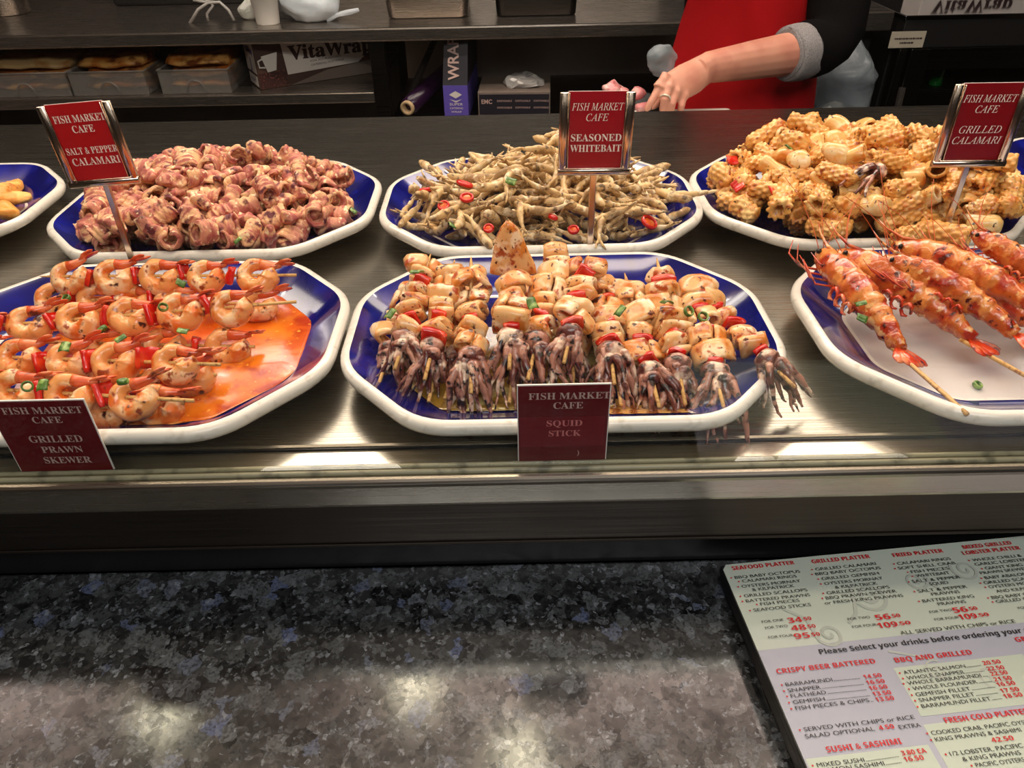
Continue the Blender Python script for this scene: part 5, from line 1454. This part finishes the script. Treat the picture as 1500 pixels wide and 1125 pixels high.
# right-hand cabinets
RY = 2.25
q = ony(1280, 17, RY); q2 = ony(1312, 17, RY); q3 = ony(1330, 23, RY); q4 = ony(1400, 70, RY)
t = thing('side_bench', 'short steel bench end right of the person', 'bench', ((q.x + q2.x) / 2, RY + .3, FL))
a = MB(); a.box(-.36, (q2.x - q.x) / 2, -.3, .5, q.z - FL - .05, q.z - FL); a.build('bench_top', 'bench_steel', t, False, .004)
a = MB(); a.box(-.30, (q2.x - q.x) / 2 - .01, -.22, .5, 0, q.z - FL - .05); a.build('bench_body', 'dark', t, False, .004)
X3 = q3.x; ZT = q3.z
t = thing('under_counter_fridge', 'black under-counter fridge with glass front at the right', 'fridge', (X3 + .6, RY + .3, FL))
def fp(name, m, fn, bevel=.003):
    mb = MB(); fn(mb); o = mb.build(name, m, t, False, bevel); o.location = -Vector(t.location); return o
fp('top', 'mirror_steel', lambda b: b.box(X3 - .005, X3 + 1.5, RY, RY + .7, ZT - .012, ZT), .002)
fp('header', 'dark', lambda b: b.box(X3, X3 + 1.5, RY + .004, RY + .05, q4.z, ZT - .012))
fp('case', 'black', lambda b: (b.box(X3, X3 + 1.5, RY + .62, RY + .68, FL, q4.z), b.box(X3, X3 + .02, RY + .05, RY + .62, FL, ZT - .012), b.box(X3 + 1.48, X3 + 1.5, RY + .05, RY + .62, FL, ZT - .012), b.box(X3 + .02, X3 + 1.48, RY + .03, RY + .62, FL, FL + .1)))
e = xof(1352, RY, 110)
fp('door_post', 'dark_steel', lambda b: (b.box(X3 + .001, X3 + .024, RY - .004, RY + .03, FL + .1, q4.z), b.box(X3 + .035, e, RY - .004, RY + .03, FL + .1, q4.z)), .003)
fp('door_rail', 'dark_steel', lambda b: (b.box(e, X3 + 1.48, RY - .002, RY + .03, q4.z - .004, q4.z), b.box(e, X3 + 1.48, RY + .01, RY + .03, q4.z - .06, q4.z - .004)), .001)
fp('latch', 'bench_steel', lambda b: b.tube([(X3 + .03, RY - .02, q4.z - .10), (X3 + .03, RY - .024, q4.z - .16), (X3 + .045, RY - .02, q4.z - .17)], .010, 8), 0)
fp('shelf', 'dark_steel', lambda b: b.box(X3 + .03, X3 + 1.47, RY + .08, RY + .6, -.235, -.225))
lb0, lb1 = ony(1308, 47, RY - .01), ony(1352, 70, RY - .01)
fp('label', 'label_paper', lambda b: b.box(lb0.x, lb1.x, RY - .006, RY - .004, lb1.z, lb0.z), 0)['label'] = 'cream paper label on the post'
tb = [(text_mesh('PLEASE KEEP CLOSED', .006, (lb1.x - lb0.x) * .8), lb0.x + .008, lb1.z + .022, 0, 0), (text_mesh('THANK YOU', .005, (lb1.x - lb0.x) * .5), lb0.x + .02, lb1.z + .010, 0, 0)]
for it in tb: bpy.data.meshes.remove(it[0])
a = MB()
for r_, (u0, u1) in enumerate(((.12, .92), (.30, .66))):
    zz = lb1.z + .022 - .011 * r_; x_ = lb0.x + (lb1.x - lb0.x) * u0
    k = 0
    while x_ < lb0.x + (lb1.x - lb0.x) * u1:
        wdt = .003 + .004 * ((k * 7) % 3) / 2
        a.box(x_, x_ + wdt, RY - .0066, RY - .006, zz, zz + .004); x_ += wdt + .0015; k += 1
o = a.build('print_lines', 'ink_brown', t); o.location = -Vector(t.location)
g0 = ony(1362, 147, RY + .12)
t = thing('green_bottle', 'green bottle standing inside the fridge', 'bottle', (g0.x, RY + .12, -.225))
a = MB(); a.lathe([(.018, 0), (.020, .004), (.020, .075), (.016, .085)], 20); a.build('bottle_body', 'green_glass', t, True)
a = MB(); a.lathe([(.010, .085), (.008, .10), (.009, .118), (.004, .12)], 16); a.build('cap', 'bench_steel', t, True)
for k, (px, py, w_) in enumerate(((1440, 98, .16), (1420, 118, .14))):
    q = ony(px, py, RY + .3)
    a = MB(); a.box(-w_, w_, -.08, .08, 0, .012); o = a.build('steel_tray', 'dark_steel', None, False, .004); o.location = (q.x, RY + .36, -.225 + .001 if k else -.10); o.location.z = -.2245 + .016 * (1 - k)
    tag(o, ('upper flat tray stacked in the fridge', 'lower flat tray on the fridge shelf')[k], 'tray', 'flat trays in the fridge')
# film carton standing on the fridge top (its mirror image shows in the steel)
c0 = onz(1352, -4, ZT); c1 = onz(1500, -8, ZT)
t = thing('film_carton', 'pale film carton standing on the fridge top, seen as a mirror image in the steel', 'carton', (c0.x, c0.y, ZT))
a = MB(); a.box(0, .46, 0, .12, 0, .13); a.build('carton', 'box_white', t, False, .002)
join_text('lettering', [(text_mesh(serif('VitaWrap'), .036, .245, offset=.02), .035, .012, 0, 0)], ['ink_brown'], t, frame((1, 0, 0), (0, 0, 1), (0, -1, 0), (0, -.0016, 0)))

# cloudy bag hanging beside the apron
q = ony(1238, 120, 2.12)
t = thing('plastic_bag', 'cloudy bin bag bulging beside the red apron', 'plastic bag', (q.x, 2.12, q.z))
a = MB(); a.ball((0, 0, -.02), .085, .08, .12, 26, 20); a.noise(.035, 10, 17); a.noise(.010, 40, 18); a.build('bag_body', 'clear_bag', t, True)
a = MB(); a.ball((-.03, -.03, -.07), .03, .03, .025, 12, 8); a.noise(.01, 40, 5); a.build('bag_content', 'white_plastic', t)
t = thing('waste_bin', 'dark waste bin standing under the cloudy bag', 'waste bin', (q.x, 2.14, FL))
a = MB(); a.lathe([(.13, 0), (.15, q.z - FL - .14), (.16, q.z - FL - .14), (.16, q.z - FL - .12), (.14, q.z - FL - .12)], 28); a.build('bin_body', 'black', t, True)

# ------------------------------------------------------------------ the person
def build_person():
    R_ = Vector
    wrist = ony(1036, 99, 1.69); elbow = ony(1222, 68, 1.85)
    roots = [ony(971, 118, 1.612), ony(979, 128, 1.604), ony(990, 135, 1.606), ony(1002, 140, 1.616)]
    kn = sum(roots, R_((0, 0, 0))) / 4
    sh = R_((elbow.x - .015, 2.00, .315))
    cx, cyb = ony(1108, 60, 1.93).x, 2.02
    t = thing('person', 'person in red apron and black jumper, grey cuff, pointing down behind the counter', 'person', (cx, cyb, FL))
    o0 = R_(t.location)
    mb = MB()
    def el(cx_, cy_, z, rx, ry, n=20): return [R_((cx_ + rx * cos(2 * pi * k / n), cy_ + ry * sin(2 * pi * k / n), z)) for k in range(n)]
    # trunk, neck, head
    mb.loft([el(cx, cyb, -.24, .150, .105), el(cx, cyb, -.16, .172, .120), el(cx, cyb, -.06, .160, .112), el(cx, cyb, .03, .146, .102), el(cx, cyb, .14, .156, .108), el(cx, cyb, .24, .168, .108), el(cx, cyb, .31, .172, .090), el(cx, cyb, .35, .120, .070), el(cx, cyb + .004, .375, .060, .055), el(cx, cyb - .004, .43, .052, .052)])
    hz = .555
    head = [(-.125, .030, .030, -.030), (-.105, .048, .058, -.018), (-.06, .064, .080, -.006), (-.01, .072, .090, 0), (.04, .075, .094, .004), (.08, .064, .082, .006), (.108, .038, .050, .006), (.120, .010, .014, .006)]
    mb.loft([el(cx, cyb - .010 + dy, hz + z, rx, ry) for z, rx, ry, dy in head])
    fy = cyb - .010 - .090
    mb.tube([(cx, fy + .004, hz + .015), (cx, fy - .010, hz - .018), (cx, fy + .004, hz - .030)], [.007, .012, .007], 8)   # nose
    for s_ in (-1, 1):
        mb.ball((cx + s_ * .074, cyb - .002, hz - .005), .008, .018, .030, 10, 8)                                        # ear
        mb.ball((cx + s_ * .030, fy + .020, hz + .022), .020, .014, .010, 10, 6)
    mb.ball((cx, fy + .012, hz - .060), .026, .012, .008, 12, 6)
    # legs
    for s_ in (-1, 1):
        mb.tube([(cx + s_ * .080, cyb, -.20), (cx + s_ * .085, cyb - .01, -.38), (cx + s_ * .090, cyb, -.56), (cx + s_ * .092, cyb + .015, -.72), (cx + s_ * .095, cyb + .02, -.92)], [.092, .082, .058, .054, .040], 14)
        mb.tube([(cx + s_ * .095, cyb + .05, -.955), (cx + s_ * .098, cyb - .05, -.960), (cx + s_ * .102, cyb - .15, -.975)], [.040, .038, .024], 12)
    # arm in view
    mb.tube([R_((cx + .150, cyb, .295)), sh, (sh + elbow) / 2 + R_((.01, .01, 0)), elbow], [.060, .058, .047, .041], 14)
    fm = elbow.lerp(wrist, .30)
    mb.tube([elbow + (elbow - wrist).normalized() * .012, elbow.lerp(wrist, .12), fm, elbow.lerp(wrist, .65), wrist, wrist.lerp(kn, .25)], [.040, .048, .0475, .041, .0325, .031], 16, flat=[(1, 1), (1, 1), (1, .95), (1, .9), (1, .85), (1, .8)], up=(0, 0, 1))
    # hand: the back of the hand to the camera, index finger pointing down and away, the others bent
    hd = (kn - wrist).normalized()
    view = (R_((0, 0, CAMZ)) - kn).normalized()
    nb = (view - hd * view.dot(hd)).normalized()          # back of the hand
    sd = (roots[0] - roots[3]).normalized()               # across the knuckles, towards the index
    sw = hd.cross(nb).normalized()
    if sw.dot(sd) < 0: sw = -sw
    pl = (kn - wrist).length
    dn = R_((0, 0, -1))
    rings = []
    for u, w_, th in ((-.05, .0305, .024), (.25, .033, .023), (.5, .037, .0215), (.8, .0385, .018), (1.0, .0385, .0150), (1.16, .034, .010)):
        c = wrist.lerp(kn, u); ax = sw.lerp(sd, max(0, min(1, u))).normalized()
        rings.append([c + ax * w_ * cos(2 * pi * k / 18) + nb * (th * sin(2 * pi * k / 18) - .004) for k in range(18)])
    mb.loft(rings)
    def chain(root, dirs, lens, rads):
        p = [root]
        for d_, l_ in zip(dirs, lens): p.append(p[-1] + d_.normalized() * l_)
        pts, rr = [root - dirs[0].normalized() * .016], [rads[0]]
        for i in range(len(p)):
            pts.append(p[i]); rr.append(rads[min(i, len(rads) - 1)])
            if i + 1 < len(p): pts.append(p[i].lerp(p[i + 1], .5)); rr.append((rads[min(i, len(rads) - 1)] + rads[min(i + 1, len(rads) - 1)]) / 2 * .95)
        mb.tube(pts, rr, 12); mb.ball(p[-1], rads[-1] * .95, rads[-1] * .95, rads[-1] * .95, 10, 8)
        return p
    tips = [[ony(962, 136, 1.600), ony(954, 149, 1.592), ony(948, 159, 1.590)],
            [ony(974, 146, 1.585), ony(971, 160, 1.592), ony(974, 170, 1.606)],
            [ony(984, 153, 1.588), ony(982, 166, 1.598), ony(986, 174, 1.614)],
            [ony(998, 155, 1.600), ony(996, 166, 1.610), ony(999, 173, 1.624)]]
    prs = []
    for k in range(4):
        q = [roots[k]] + tips[k]
        ds = [q[i + 1] - q[i] for i in range(3)]
        r0_ = (.0098, .0096, .0092, .0084)[k]
        prs.append(chain(q[0], ds, [d_.length for d_ in ds], [r0_, r0_ * .97, r0_ * .86, r0_ * .70]))
        mb.ball(roots[k] + nb * .002, .0108, .0108, .0108, 12, 8)
    th0 = wrist + hd * pl * .30 + sd * .018 - nb * .012
    chain(th0, [hd * .8 - sd * .1 - nb * .8, hd * .9 - sd * .2 - nb * .45 + dn * .3, hd * .7 - sd * .1 - nb * .2 + dn * .6], (.040, .032, .025), [.0135, .0118, .0105, .0080])
    # other arm, folded up across the chest, above the picture
    s2 = R_((cx - .165, cyb, .295)); e2 = R_((cx - .235, cyb - .13, .245)); w2 = R_((cx - .10, cyb - .30, .36))
    mb.tube([R_((cx - .14, cyb, .295)), s2, s2.lerp(e2, .5), e2], [.060, .058, .048, .041], 14)
    mb.tube([e2, e2.lerp(w2, .3), e2.lerp(w2, .65), w2], [.041, .042, .033, .027], 14)
    h2 = (w2 - e2).normalized(); s3 = R_((0, 0, 1)).cross(h2).normalized(); n3 = h2.cross(s3)
    mb.loft([[w2 + h2 * .085 * u + s3 * w_ * cos(2 * pi * k / 14) + n3 * th * sin(2 * pi * k / 14) for k in range(14)] for u, w_, th in ((0, .027, .022), (.4, .036, .018), (1, .040, .014))])
    for k in range(4):
        q = w2 + h2 * .085 + s3 * (.030 - .020 * k)
        chain(q, [h2 + n3 * .1, h2 * .8 - n3 * .5, h2 * .3 - n3], (.040 - .003 * abs(k - 1), .024, .018), [.0098, .0092, .0082, .0070])
    chain(w2 + h2 * .03 + s3 * .028, [h2 * .6 + s3 * .8, h2 + s3 * .2, h2], (.036, .030, .022), [.0125, .0112, .0098, .0078])
    mb.xf(Matrix.Translation(-o0))
    ob = mb.build('body', 'skin', t, True)
    rm = ob.modifiers.new('merge', 'REMESH'); rm.mode = 'VOXEL'; rm.voxel_size = .0027; rm.use_smooth_shade = True
    sm = ob.modifiers.new('soft', 'SMOOTH'); sm.factor = .5; sm.iterations = 4
    def cl(name, m, fn, label=None, noise_=None, mod=True):
        b = MB(); fn(b)
        if noise_: b.noise(*noise_)
        b.xf(Matrix.Translation(-o0)); o = b.build(name, m, t, True)
        if mod: s_ = o.modifiers.new('sub', 'SUBSURF'); s_.levels = 1; s_.render_levels = 1
        if label: o['label'] = label
        return o
    # jumper: trunk shell and sleeves
    def jumper(b):
        b.loft([el(cx, cyb, -.205, .182, .128, 32), el(cx, cyb, -.15, .184, .130, 32), el(cx, cyb, -.06, .172, .122, 32), el(cx, cyb, .03, .158, .112, 32), el(cx, cyb, .14, .168, .118, 32), el(cx, cyb, .24, .180, .118, 32), el(cx, cyb, .315, .182, .100, 32), el(cx, cyb, .355, .130, .080, 32), el(cx, cyb, .385, .072, .066, 32)], True, False, False)
        b.tube([R_((cx + .14, cyb, .30)), sh, (sh + elbow) / 2 + R_((.015, .01, 0)), elbow + R_((.012, .01, .012)), elbow.lerp(wrist, .14) + R_((0, 0, .002)), elbow.lerp(wrist, .27)], [.075, .075, .072, .072, .068, .062], 20, cap=False, up=(0, 1, 0))
        b.tube([R_((cx - .13, cyb, .30)), s2, s2.lerp(e2, .5), e2, e2.lerp(w2, .5)], [.073, .072, .062, .056, .048], 18, cap=False)
    cl('jumper', 'black_knit', jumper, 'black jumper with pushed-up sleeves', (.007, 22, 3))
    def cuff(b):
        p0, p1 = elbow.lerp(wrist, .235), elbow.lerp(wrist, .40)
        d_ = p1 - p0
        b.tube([p0, p0 + d_ * .3, p0 + d_ * .6, p0 + d_ * .9, p1, p1 + d_ * .04, p1 - d_ * .02], [.060, .062, .0615, .0595, .0575, .0555, .0525], 24, cap=False, up=(0, 0, 1))
    cl('cuff', 'grey_knit', cuff, 'grey marl rolled cuff', (.003, 45, 6))
    def apron(b):
        rings = []
        for z, rx, ry, a0, a1 in ((-.46, .20, .150, 195, 345), (-.36, .205, .150, 185, 355), (-.24, .203, .150, 180, 360), (-.13, .196, .142, 180, 360), (-.05, .184, .134, 182, 358), (.03, .170, .124, 186, 352), (.10, .170, .124, 200, 335), (.18, .176, .126, 215, 322), (.25, .182, .124, 226, 314)):
            n = 30
            ring = [R_((cx + (rx + .004) * cos(radians(a0 + (a1 - a0) * k / n)), cyb + (ry + .004) * sin(radians(a0 + (a1 - a0) * k / n)), z)) for k in range(n + 1)]
            inn = [R_((cx + (rx + .0) * cos(radians(a0 + (a1 - a0) * k / n)), cyb + (ry + .0) * sin(radians(a0 + (a1 - a0) * k / n)), z)) for k in range(n, -1, -1)]
            rings.append(ring + inn)
        b.loft(rings)
        for i in range(len(b.v)):
            v = R_(b.v[i]); f = .006 * sin(v.x * 60 + v.z * 14 + 2 * noise.noise(v * 6)) + .006 * noise.noise(v * 9)
            b.v[i] = (v.x, v.y + f, v.z)
        for s_ in (-1, 1):
            b.tube([(cx + s_ * .09, cyb - .115, .245), (cx + s_ * .085, cyb - .095, .33), (cx + s_ * .060, cyb - .01, .385), (cx, cyb + .065, .395)], .012, 8, flat=(1, .3), up=(0, 1, 0))
    cl('apron', 'red_cloth', apron, 'red bib apron')
    def trous(b):
        for s_ in (-1, 1):
            b.tube([(cx + s_ * .080, cyb, -.22), (cx + s_ * .086, cyb, -.40), (cx + s_ * .090, cyb, -.60), (cx + s_ * .094, cyb + .02, -.94)], [.104, .096, .082, .072], 18, cap=False)
        b.loft([el(cx, cyb, -.29, .172, .118, 24), el(cx, cyb, -.17, .178, .126, 24)], True, False, False)
    cl('trousers', 'trousers', trous, None, (.004, 12, 9))
    def shoes(b):
        for s_ in (-1, 1):
            b.tube([(cx + s_ * .095, cyb + .075, -.948), (cx + s_ * .096, cyb, -.945), (cx + s_ * .099, cyb - .10, -.958), (cx + s_ * .103, cyb - .19, -.972)], [.040, .048, .044, .024], 14, flat=(1.0, 1.05))
    cl('shoes', 'black', shoes)
    def hair(b):
        b.loft([el(cx, cyb + .028, hz - .09, .064, .058), el(cx, cyb + .020, hz - .03, .081, .082), el(cx, cyb + .012, hz + .04, .085, .094), el(cx, cyb + .004, hz + .085, .074, .092), el(cx, cyb, hz + .122, .046, .060), el(cx, cyb, hz + .134, .012, .014)])
        b.ball((cx, cyb + .12, hz + .02), .040, .040, .045, 14, 10)
    cl('hair', 'hair', hair, 'dark tied-back hair', (.003, 40, 2))
    for s_ in (-1, 1):
        b = MB(); b.ball(R_((cx + s_ * .030, fy + .014, hz + .010)) - o0, .0095, .006, .0060, 10, 8); b.build('eye', 'eye', t, True)
    p = prs[1]; c = p[0].lerp(p[1], .85); ax = (p[1] - p[0]).normalized(); u1 = ax.orthogonal().normalized(); u2 = ax.cross(u1)
    b = MB(); b.tube([c - o0 + (u1 * cos(q_) + u2 * sin(q_)) * .0104 for q_ in (2 * pi * k / 20 for k in range(21))], .0018, 6, cap=False); b.build('ring', 'gold', t, True)['label'] = 'slim pale ring on the finger'
build_person()
